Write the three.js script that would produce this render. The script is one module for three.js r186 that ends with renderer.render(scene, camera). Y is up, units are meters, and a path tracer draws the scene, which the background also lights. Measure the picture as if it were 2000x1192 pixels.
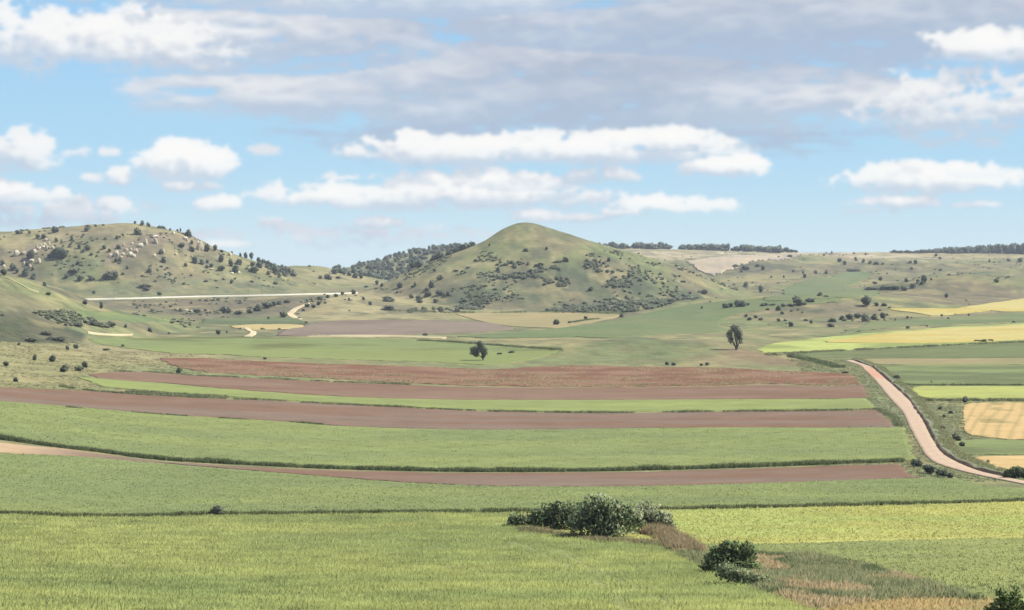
import * as THREE from 'three';
import { mergeGeometries } from 'three/addons/utils/BufferGeometryUtils.js';

// ---------- camera, sun, exposure ----------
const EYE = 42, EXPOSURE = 1.85;
const scene = new THREE.Scene();
const camera = new THREE.PerspectiveCamera(21.92, 2000 / 1192, 0.5, 12000);
camera.position.set(0, EYE, 0);
camera.rotation.x = -Math.atan(66 / 3078);
const renderer = new THREE.WebGLRenderer({ antialias: true });
renderer.toneMapping = THREE.LinearToneMapping;
renderer.toneMappingExposure = EXPOSURE;
renderer.shadowMap.enabled = true;
const SUN_AZ = 90, SUN_EL = 48; // degrees right of the view, above the horizon
const sunDir = new THREE.Vector3(Math.sin(SUN_AZ * Math.PI / 180) * Math.cos(SUN_EL * Math.PI / 180), Math.sin(SUN_EL * Math.PI / 180), -Math.cos(SUN_AZ * Math.PI / 180) * Math.cos(SUN_EL * Math.PI / 180));
const sun = new THREE.DirectionalLight(new THREE.Color(1, 0.95, 0.86), 4.7);
sun.position.copy(sunDir).multiplyScalar(3000).add(new THREE.Vector3(0, 0, -1200));
sun.target.position.set(0, 0, -1200);
sun.castShadow = true;
Object.assign(sun.shadow.camera, { left: -1800, right: 1800, top: 1800, bottom: -1800, near: 10, far: 8000 });
sun.shadow.mapSize.set(4096, 4096);
scene.add(sun, sun.target);
// cross sections of the valley: depth from the lookout, then [x, height] knots along the section, metres
const SECTIONS = [
  [-40, [-150, 40], [0, 40], [150, 40]],
  [0, [-150, 39.8], [0, 39.8], [150, 39.8]],
  [30, [-150, 32.8], [0, 32.8], [150, 32.8]],
  [60, [-31.2, 27.6], [-19.5, 27], [-11.7, 26.8], [0, 26.8], [11.7, 26.8], [19.5, 26.8], [31.2, 27.1]],
  [90, [-46.8, 23.3], [-29.2, 22.4], [-17.5, 22.1], [0, 22.1], [17.5, 22.1], [29.2, 22.1], [46.8, 22.5]],
  [120, [-62.4, 19], [-39, 17.8], [-23.4, 17.4], [0, 17.4], [23.4, 17.4], [39, 17.4], [62.4, 17.9]],
  [150, [-78, 15.2], [-48.7, 13.7], [-29.2, 13.2], [0, 13.2], [29.2, 13.2], [48.7, 13.2], [78, 13.9]],
  [190, [-98.8, 11.5], [-61.7, 9.7], [-37, 9], [0, 9], [37, 9], [61.7, 9], [98.8, 9.8]],
  [230, [-119.6, 9.2], [-74.7, 7], [-44.8, 6.2], [0, 6.2], [44.8, 6.2], [74.7, 6.2], [119.6, 7.2]],
  [290, [-150.7, 12], [-94.2, 6.4], [-56.5, 3.6], [0, 2.6], [56.5, 2.8], [94.2, 3.2], [150.7, 5]],
  [344, [-178.8, 13], [-111.8, 6.8], [-67.1, 2.4], [0, 0.4], [67.1, 0.8], [111.8, 1], [178.8, 2]],
  [470, [-244.3, 18], [-152.7, 7.3], [-91.6, 2.8], [0, 0], [91.6, 0.4], [152.7, 0.8], [244.3, 3]],
  [600, [-311.9, 25], [-194.9, 9], [-117, 2.5], [0, 0], [117, 0.8], [194.9, 1], [311.9, 4]],
  [800, [-415.9, 30], [-259.9, 12], [-155.9, 2.5], [0, 1], [155.9, 2], [259.9, 2.8], [415.9, 7]],
  [1000, [-519.8, 30], [-324.9, 12], [-194.9, 4], [0, 2.5], [194.9, 5.5], [324.9, 6.8], [519.8, 12]],
  [1250, [-649.8, 24], [-406.1, 14], [-243.7, 9], [-121.8, 7.5], [0, 5], [243.7, 10.5], [406.1, 13], [649.8, 18]],
  [1430, [-743.3, 20], [-464.6, 15], [-404.2, 15.7], [-278.8, 18], [-162.6, 20.8], [-92.9, 15], [0, 7], [278.8, 14], [464.6, 17], [743.3, 22]],
  [1700, [-883.7, 22], [-552.3, 20], [-331.4, 22], [-165.7, 21], [0, 12], [220.9, 16], [331.4, 23], [552.3, 27], [883.7, 30]],
  [2100, [-1091.6, 24], [-682.3, 22], [-409.4, 24], [-204.7, 26], [0, 22], [272.9, 32], [409.4, 37], [682.3, 41], [1091.6, 44]],
  [2600, [-1351.5, 27], [-844.7, 27], [-337.9, 28], [0, 37], [253.4, 61], [506.8, 59], [844.7, 57], [1351.5, 57]],
  [3000, [-1559.5, 30], [-974.7, 30], [-389.9, 32], [-97.5, 52], [165.7, 86], [292.4, 84], [438.6, 79], [545.8, 76.5], [721.2, 77], [974.7, 75], [1559.5, 75]],
  [3400, [-1767.4, 30], [-1104.6, 30], [-441.8, 32], [-110.5, 52], [187.8, 90], [618.6, 80], [1104.6, 80], [1767.4, 80]],
  [4200, [-2183.2, 27], [-545.8, 32], [272.9, 86], [1364.5, 82], [2183.2, 82]],
  [7000, [-3638.7, 27], [-909.7, 32], [454.8, 82], [3638.7, 82]],
];
// ridges: crest depth, reach towards and away from the lookout, [x, height] along the crest
const RIDGES = [
  [1750, 250, 400, [-909.7, 56.2], [-739.1, 73.3], [-568.6, 84.6], [-511.7, 90.3], [-454.8, 94.9], [-415, 94.3], [-392.3, 90.3], [-369.6, 85.8], [-355.3, 79.5], [-341.1, 70.4], [-318.4, 63], [-295.6, 55.1], [-261.5, 43.7], [-233.1, 33.5], [-193.3, 21.5]], // rocky hill
  [2120, 260, 300, [-358.2, 24.1], [-323.7, 40.6], [-303.1, 49.6], [-275.5, 49.6], [-241.1, 44.8], [-206.6, 36.5], [-165.3, 26.8]], // small dry hill
  [2750, 480, 500, [-446.7, 28.6], [-357.4, 36.6], [-312.7, 42], [-268, 51.8], [-223.4, 61.7], [-178.7, 73.3], [-134, 81.3], [-89.3, 85.8], [-35.7, 88.5], [44.7, 86.7], [134, 77.7], [223.4, 64.3]], // wooded hill
  [900, 210, 260, [-555.6, 59.5], [-467.8, 55.2], [-380.1, 47.8], [-292.4, 38.8], [-274.9, 32.6], [-254.4, 24.5], [-233.9, 16.9], [-216.4, 11], [-201.8, 5.5]], // near spur
];
// low mounds: x, depth, height, radius across, radius along
const MOUNDS = [[183, 1310, 9.5, 150, 190], [459.4, 1580, 17, 105, 95], [325.5, 2330, 15, 95, 120], [259.7, 1230, 7.5, 95, 75], [328.4, 1330, 5, 60, 60], [352.5, 1750, 9, 90, 80], [570.2, 2250, 10, 140, 90], [454.8, 2500, 8, 120, 90], [68.9, 785, 4.2, 75, 50], [666.7, 1900, 14, 130, 110]];
// conical hill: summit x and depth, then [radius, height] down its left and right flanks
const CONE = { x: 15.8, d: 1620, left: [[0, 92.3], [6, 92], [24, 85.7], [47, 72], [79, 59.4], [121, 42.5], [153, 27.8], [184, 14.6], [226, -1.2], [274, -15.9]], right: [[0, 92.3], [6, 91.5], [24, 86.2], [47, 78.3], [79, 68.3], [121, 56.2], [153, 46.2], [195, 30.4], [226, 18.3], [274, -0.1]] };
const clamp = (v, a, b) => (v < a ? a : v > b ? b : v), lerp = (a, b, t) => a + (b - a) * t;
const sstep = (a, b, v) => { const t = clamp((v - a) / (b - a), 0, 1); return t * t * (3 - 2 * t); };
const hash2 = (x, y, s = 0) => { let h = Math.imul(x, 374761393) + Math.imul(y, 668265263) + Math.imul(s, 2246822519); h = Math.imul(h ^ (h >>> 13), 1274126177); h ^= h >>> 16; h = Math.imul(h, 2246822507); h ^= h >>> 13; return (h >>> 0) / 4294967296; };
const vnoise = (x, y, s = 0) => { // smooth value noise, 0..1
  const ix = Math.floor(x), iy = Math.floor(y), fx = x - ix, fy = y - iy, u = fx * fx * fx * (fx * (fx * 6 - 15) + 10), v = fy * fy * fy * (fy * (fy * 6 - 15) + 10);
  return lerp(lerp(hash2(ix, iy, s), hash2(ix + 1, iy, s), u), lerp(hash2(ix, iy + 1, s), hash2(ix + 1, iy + 1, s), u), v);
};
const fbm = (x, y, o = 4, s = 0) => { let a = 0.5, t = 0, n = 0; for (let i = 0; i < o; i++) { t += a * vnoise(x, y, s + i); n += a; a *= 0.5; const nx = x * 1.6 - y * 1.2 + 17.3; y = x * 1.2 + y * 1.6 + 9.1; x = nx; } return t / n; };
function pchip(pts) { // monotone cubic through [x, y] points, level beyond the ends
  const n = pts.length, X = pts.map((p) => p[0]), Y = pts.map((p) => p[1]), dl = [], m = [];
  for (let i = 0; i < n - 1; i++) dl.push((Y[i + 1] - Y[i]) / (X[i + 1] - X[i]));
  for (let i = 0; i < n; i++) m.push(i === 0 ? dl[0] * 0.5 : i === n - 1 ? dl[n - 2] * 0.5 : dl[i - 1] * dl[i] <= 0 ? 0 : 2 * dl[i - 1] * dl[i] / (dl[i - 1] + dl[i]));
  return (x) => {
    if (x <= X[0]) return Y[0];
    if (x >= X[n - 1]) return Y[n - 1];
    let i = 0; while (x > X[i + 1]) i++;
    const h = X[i + 1] - X[i], t = (x - X[i]) / h, t2 = t * t, t3 = t2 * t;
    return (2 * t3 - 3 * t2 + 1) * Y[i] + (t3 - 2 * t2 + t) * h * m[i] + (3 * t2 - 2 * t3) * Y[i + 1] + (t3 - t2) * h * m[i + 1];
  };
}
const sections = SECTIONS.map(([d, ...pts]) => ({ d, at: pchip(pts) }));
const ridges = RIDGES.map(([d, front, back, ...pts]) => ({ d, front, back, at: pchip(pts) }));
const coneL = pchip(CONE.left), coneR = pchip(CONE.right);
function baseHeight(x, d) {
  const n = sections.length;
  let i = 0; while (i < n - 2 && d > sections[i + 1].d) i++;
  const y = (k) => sections[clamp(k, 0, n - 1)].at(x), D = (k) => sections[k].d;
  const y1 = y(i), y2 = y(i + 1), h = D(i + 1) - D(i), t = clamp((d - D(i)) / h, 0, 1), s = (y2 - y1) / h;
  const slope = (a, b) => (a * b <= 0 ? 0 : 2 * a * b / (a + b));
  const m1 = i > 0 ? slope((y1 - y(i - 1)) / (D(i) - D(i - 1)), s) : s, m2 = i < n - 2 ? slope(s, (y(i + 2) - y2) / (D(i + 2) - D(i + 1))) : s;
  const t2 = t * t, t3 = t2 * t;
  return (2 * t3 - 3 * t2 + 1) * y1 + (t3 - 2 * t2 + t) * h * m1 + (3 * t2 - 2 * t3) * y2 + (t3 - t2) * h * m2;
}
let hillShare = 0; // how much of the last height came from a hill
function smoothHeight(x, d) {
  let h = baseHeight(x, d); hillShare = 0;
  for (const r of ridges) {
    const t = d < r.d ? (r.d - d) / r.front : (d - r.d) / r.back;
    if (t < 1) { const add = Math.max(0, r.at(x) - h) * (0.5 + 0.5 * Math.cos(Math.PI * t)); h += add; hillShare = Math.max(hillShare, sstep(0, 15, add)); }
  }
  for (const [mx, md, mh, rx, rd] of MOUNDS) { const q = ((x - mx) / rx) ** 2 + ((d - md) / rd) ** 2; if (q < 9) h += mh * Math.exp(-q * 1.2); }
  const dx = x - CONE.x, dd = d - CONE.d, r = Math.hypot(dx, dd);
  if (r < 330) {
    const w = 0.5 + 0.5 * dx / Math.max(r, 1), c = lerp(coneL(r), coneR(r), w), k = 5, q = clamp(0.5 + 0.5 * (c - h) / k, 0, 1);
    const hh = lerp(h, c, q) + k * q * (1 - q);
    hillShare = Math.max(hillShare, sstep(0, 10, hh - h)); h = hh;
  }
  return h;
}
function height(x, d) {
  let h = smoothHeight(x, d);
  const w = Math.max(hillShare, sstep(1550, 2000, d)) * sstep(650, 900, d);
  if (w > 0.001) {
    const g = fbm(x / 46, d / 46, 3, 11) - 0.5, f = fbm(x / 14, d / 14, 3, 23) - 0.5;
    h += w * (5 * g + 1.6 * f) * (1 - 0.55 * Math.exp(-((x - CONE.x) ** 2 + (d - CONE.d) ** 2) / 9000));
  }
  return h;
}
// clouds over the valley: azimuth (degrees right of the view), base elevation, half width, height, greyness, density
const CLOUDS = [
  [2.78, 4.59, 11.17, 5.03, 1, 1.05],
  [9.20, 7.29, 14.89, 4.10, 0.95, 1.05],
  [0.00, 9.01, 16.75, 2.98, 0.7, 1],
  [-6.66, 5.55, 6.89, 1.68, 0.42, 0.9],
  [-7.38, 7.14, 8.75, 2.61, 0.5, 0.9],
  [0.74, 3.93, 6.79, 1.15, 0.12, 1.1],
  [4.64, 4.25, 2.79, 0.89, 0, 1],
  [10.29, 5.32, 4.47, 1.68, 0.3, 0.95],
  [15.92, 4.67, 3.35, 2.33, 0.35, 0.75],
  [17.27, 7.26, 2.79, 1.12, 0.12, 1],
  [-16.93, 7.03, 1.86, 2.05, 0.2, 0.9],
  [-13.83, 7.08, 2.33, 1.95, 0.15, 0.9],
  [-12.24, 7.30, 2.42, 1.30, 0.3, 0.8],
  [-17.47, 3.45, 1.49, 1.68, 0.25, 0.75],
  [-11.64, 3.24, 1.86, 1.41, 0, 1.15],
  [-11.55, 2.84, 1.12, 0.45, 0.15, 0.8],
  [-14.98, 3.12, 0.63, 0.32, 0.3, 0.7],
  [-13.89, 3.03, 0.56, 0.60, 0.25, 0.75],
  [-14.28, 4.06, 0.34, 0.28, 0.4, 0.55],
  [-15.58, 4.00, 0.56, 0.41, 0.4, 0.5],
  [-17.39, 2.39, 1.77, 0.82, 0.1, 1],
  [-14.21, 2.09, 0.78, 0.52, 0.15, 0.9],
  [-10.66, 2.15, 0.82, 0.60, 0.15, 0.9],
  [-2.42, 2.26, 6.24, 1.23, 0.2, 1],
  [0.00, 2.79, 2.61, 0.93, 0.05, 1],
  [-6.30, 2.33, 2.05, 0.74, 0.05, 1],
  [2.79, 3.12, 1.68, 0.63, 0.3, 0.8],
  [7.76, 3.42, 1.68, 0.71, 0.1, 1],
  [5.84, 2.14, 2.33, 0.63, 0.05, 1],
  [4.36, 1.95, 1.30, 0.34, 0.5, 0.6],
  [0.74, 1.82, 1.08, 0.48, 0.1, 1],
  [2.23, 1.82, 1.49, 0.26, 0.5, 0.55],
  [-4.82, 1.52, 1.08, 0.48, 0.1, 0.9],
  [-2.79, 1.45, 0.56, 0.26, 0.3, 0.7],
  [-7.86, 1.03, 0.47, 0.26, 0.4, 0.6],
  [14.73, 2.73, 2.98, 1.08, 0.12, 1],
  [16.19, 3.17, 1.30, 0.74, 0.05, 1],
  [13.50, 2.24, 1.86, 0.48, 0.12, 0.95],
  [16.37, 2.21, 0.93, 0.28, 0.15, 0.85],
  [12.80, 2.03, 1.12, 0.22, 0.5, 0.55],
  [-10.13, 0.84, 1.19, 0.26, 0.1, 0.8],
  [-16.11, 1.61, 3.54, 0.93, 0.7, 0.55],
  [-5.56, 0.96, 4.84, 0.74, 0.75, 0.5],
  [-8.85, 4.12, 0.74, 0.37, 0.6, 0.45],
  [-9.56, 8.26, 2.79, 1.30, 0.3, 0.8],
  [-3.70, 9.26, 5.21, 0.84, 0.2, 0.9],
  [-7.56, 9.20, 2.61, 0.93, 0.25, 0.9],
];
// ---------- sky: blue air with cumulus, computed for every direction ----------
function makeSky() {
  const W = 4096, H = 2048, half = H / 2, N = W * half, DEG = 180 / Math.PI, LOWROWS = Math.ceil((14 / 90) * half);
  const colOf = (az) => ((az - 90) / 360 + 0.5) * W, rowOf = (el) => (el / 90) * half;
  const lin = (v) => ((v / 255 + 0.055) / 1.055) ** 2.4, col = (r, g, b) => [lin(r), lin(g), lin(b)];
  const low = col(209, 232, 239), mid = col(178, 218, 243), high = col(158, 205, 243), zen = col(84, 142, 206), white = col(253, 252, 250), shade = col(203, 212, 226), dark = col(177, 188, 208);
  const img = new Float32Array(N * 3);
  for (let r = 0; r < half; r++) {
    const e = ((r + 0.5) / half) * 90, t1 = sstep(0, 4.6, e), t2 = sstep(3.5, 10, e), t3 = sstep(10, 70, e);
    for (let k = 0; k < 3; k++) { const v = lerp(lerp(lerp(low[k], mid[k], t1), high[k], t2), zen[k], t3); for (let c = 0; c < W; c++) img[(r * W + c) * 3 + k] = v; }
  }
  let seed = 7; const rnd = () => { seed = (Math.imul(seed, 1664525) + 1013904223) | 0; return (seed >>> 0) / 4294967296; };
  const around = [];
  for (let k = 0; k < 330; k++) { // the same kind of clouds all round the horizon
    const az = -180 + 360 * rnd(), el = 0.6 + 10 * rnd() ** 1.3, hw = (0.6 + 4.5 * rnd() * rnd()) * (0.4 + el / 7), h = hw * (0.16 + 0.2 * rnd()), g = rnd() * 0.6, s = 0.6 + 0.5 * rnd();
    if (Math.abs(az) - hw > 20.5) around.push([az, el, hw, h, g, s]);
  }
  function layer(list, rows, stretch, overhead) { // one sheet of clouds laid over what is behind it
    const n = rows * W, dens = new Float32Array(n).fill(-9), grey = new Float32Array(n), sum = new Float32Array(n), lowv = new Float32Array(n);
    for (const [az, el, hw, h, g, s] of list) {
      const r0 = Math.max(0, Math.floor(rowOf(el - h * 0.7))), r1 = Math.min(rows - 1, Math.ceil(rowOf(el + h * 1.6))), c0 = Math.floor(colOf(az - hw * 1.4)), c1 = Math.ceil(colOf(az + hw * 1.4));
      for (let r = r0; r <= r1; r++) for (let c = c0; c <= c1; c++) {
        const a = ((c + 0.5) / W - 0.5) * 360 + 90, e = ((r + 0.5) / half) * 90, u = Math.abs(a - az) / hw, v = (e - el) / h;
        const f = s * (1 - u ** 2.6 * 0.75 - (v > 0.3 ? ((v - 0.3) / 0.7) ** 2 * 0.75 : ((0.3 - v) / 0.42) ** 2 * 0.75)), i = r * W + ((c % W) + W) % W, w = Math.max(0, f + 0.25);
        if (f > dens[i]) { dens[i] = f; lowv[i] = 1 - sstep(-0.05, 0.7, v); }
        grey[i] += g * w; sum[i] += w;
      }
    }
    for (let r = 0; r < rows; r++) {
      const e = ((r + 0.5) / half) * 90, up = overhead ? sstep(9.6, 13, e) : 0;
      for (let c = 0; c < W; c++) {
        let a = ((c + 0.5) / W - 0.5) * 360 + 90; if (a > 180) a -= 360;
        const i = r * W + c; grey[i] = sum[i] > 0 ? grey[i] / sum[i] : 0.3;
        let lowD = -1, highD = -1;
        if (e < 13.5) {
          if (dens[i] < -1.2) lowD = -1;
          else {
            const nz = (x) => { const puff = 1 - Math.abs(2 * fbm(x / (0.62 * stretch), e / 0.4, 3, 43) - 1); return 0.72 * fbm(x / (1.2 * stretch), e / (0.52 + 0.12 * stretch), 5, 41) + 0.28 * (puff * 1.4 - 0.55); }, s = sstep(170, 180, a);
            lowD = dens[i] + ((s > 0 ? lerp(nz(a), nz(a - 360), s) : nz(a)) - 0.5) * 2.1;
          }
        }
        if (up > 0) {
          const k = 1 / Math.tan(e / DEG), px = Math.sin(a / DEG) * k, pz = Math.cos(a / DEG) * k;
          highD = (fbm(px * 0.75 + 3.1, pz * 0.75, 5, 67) - 0.47) * 3.2;
          grey[i] = lerp(grey[i], clamp(0.25 + highD * 0.7, 0.1, 0.85), up); lowv[i] *= 1 - up;
        }
        dens[i] = lerp(lowD, highD, up);
      }
    }
    for (let r = 0; r < rows; r++) for (let c = 0; c < W; c++) {
      const i = r * W + c, D = dens[i]; if (D < 0.02) continue;
      const i2 = Math.min(rows - 1, r + 9) * W + ((c + 7) % W), i3 = Math.min(rows - 1, r + 3) * W + ((c + 3) % W), l = lowv[i];
      const al = sstep(0.04, 0.38 + 0.5 * l, D) * (1 - 0.25 * l), body = sstep(0.1, 1.0, D), g = grey[i];
      let lit = clamp(0.7 + 0.62 * (D - dens[i2]) + 0.5 * (D - dens[i3]) - 0.14 * body - 0.78 * l, 0, 1);
      lit = clamp(lit * (1 - 0.8 * g) + (1 - g) * 0.1, 0, 1);
      for (let k = 0; k < 3; k++) { const q = i * 3 + k, cl = lerp(lerp(shade[k], dark[k], g), white[k], lit); img[q] = lerp(img[q], cl, al * lerp(0.86, 1, body)); }
    }
  }
  const inDeck = (c) => (c[4] > 0.55 && c[3] > 2) || (c[1] > 5.2 && c[0] > -12 && c[0] < 13);
  layer(CLOUDS.filter(inDeck).concat(around.filter((_, k) => k % 3 === 0)), half, 2.3, true);
  layer(CLOUDS.filter((c) => !inDeck(c)).concat(around.filter((_, k) => k % 3 > 0)), LOWROWS, 1, false);
  const data = new Float32Array(W * H * 4);
  for (let r = 0; r < H; r++) for (let c = 0; c < W; c++) {
    const o = (r * W + c) * 4, i = ((r - half) * W + c) * 3;
    if (r < half) { data[o] = 0.3 / EXPOSURE; data[o + 1] = 0.34 / EXPOSURE; data[o + 2] = 0.26 / EXPOSURE; } else for (let k = 0; k < 3; k++) data[o + k] = img[i + k] / EXPOSURE;
    data[o + 3] = 1;
  }
  const t = new THREE.DataTexture(data, W, H, THREE.RGBAFormat, THREE.FloatType);
  t.mapping = THREE.EquirectangularReflectionMapping; t.magFilter = THREE.LinearFilter; t.needsUpdate = true;
  return t;
}
const skyTexture = makeSky();
scene.background = skyTexture;
scene.environment = skyTexture;
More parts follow.
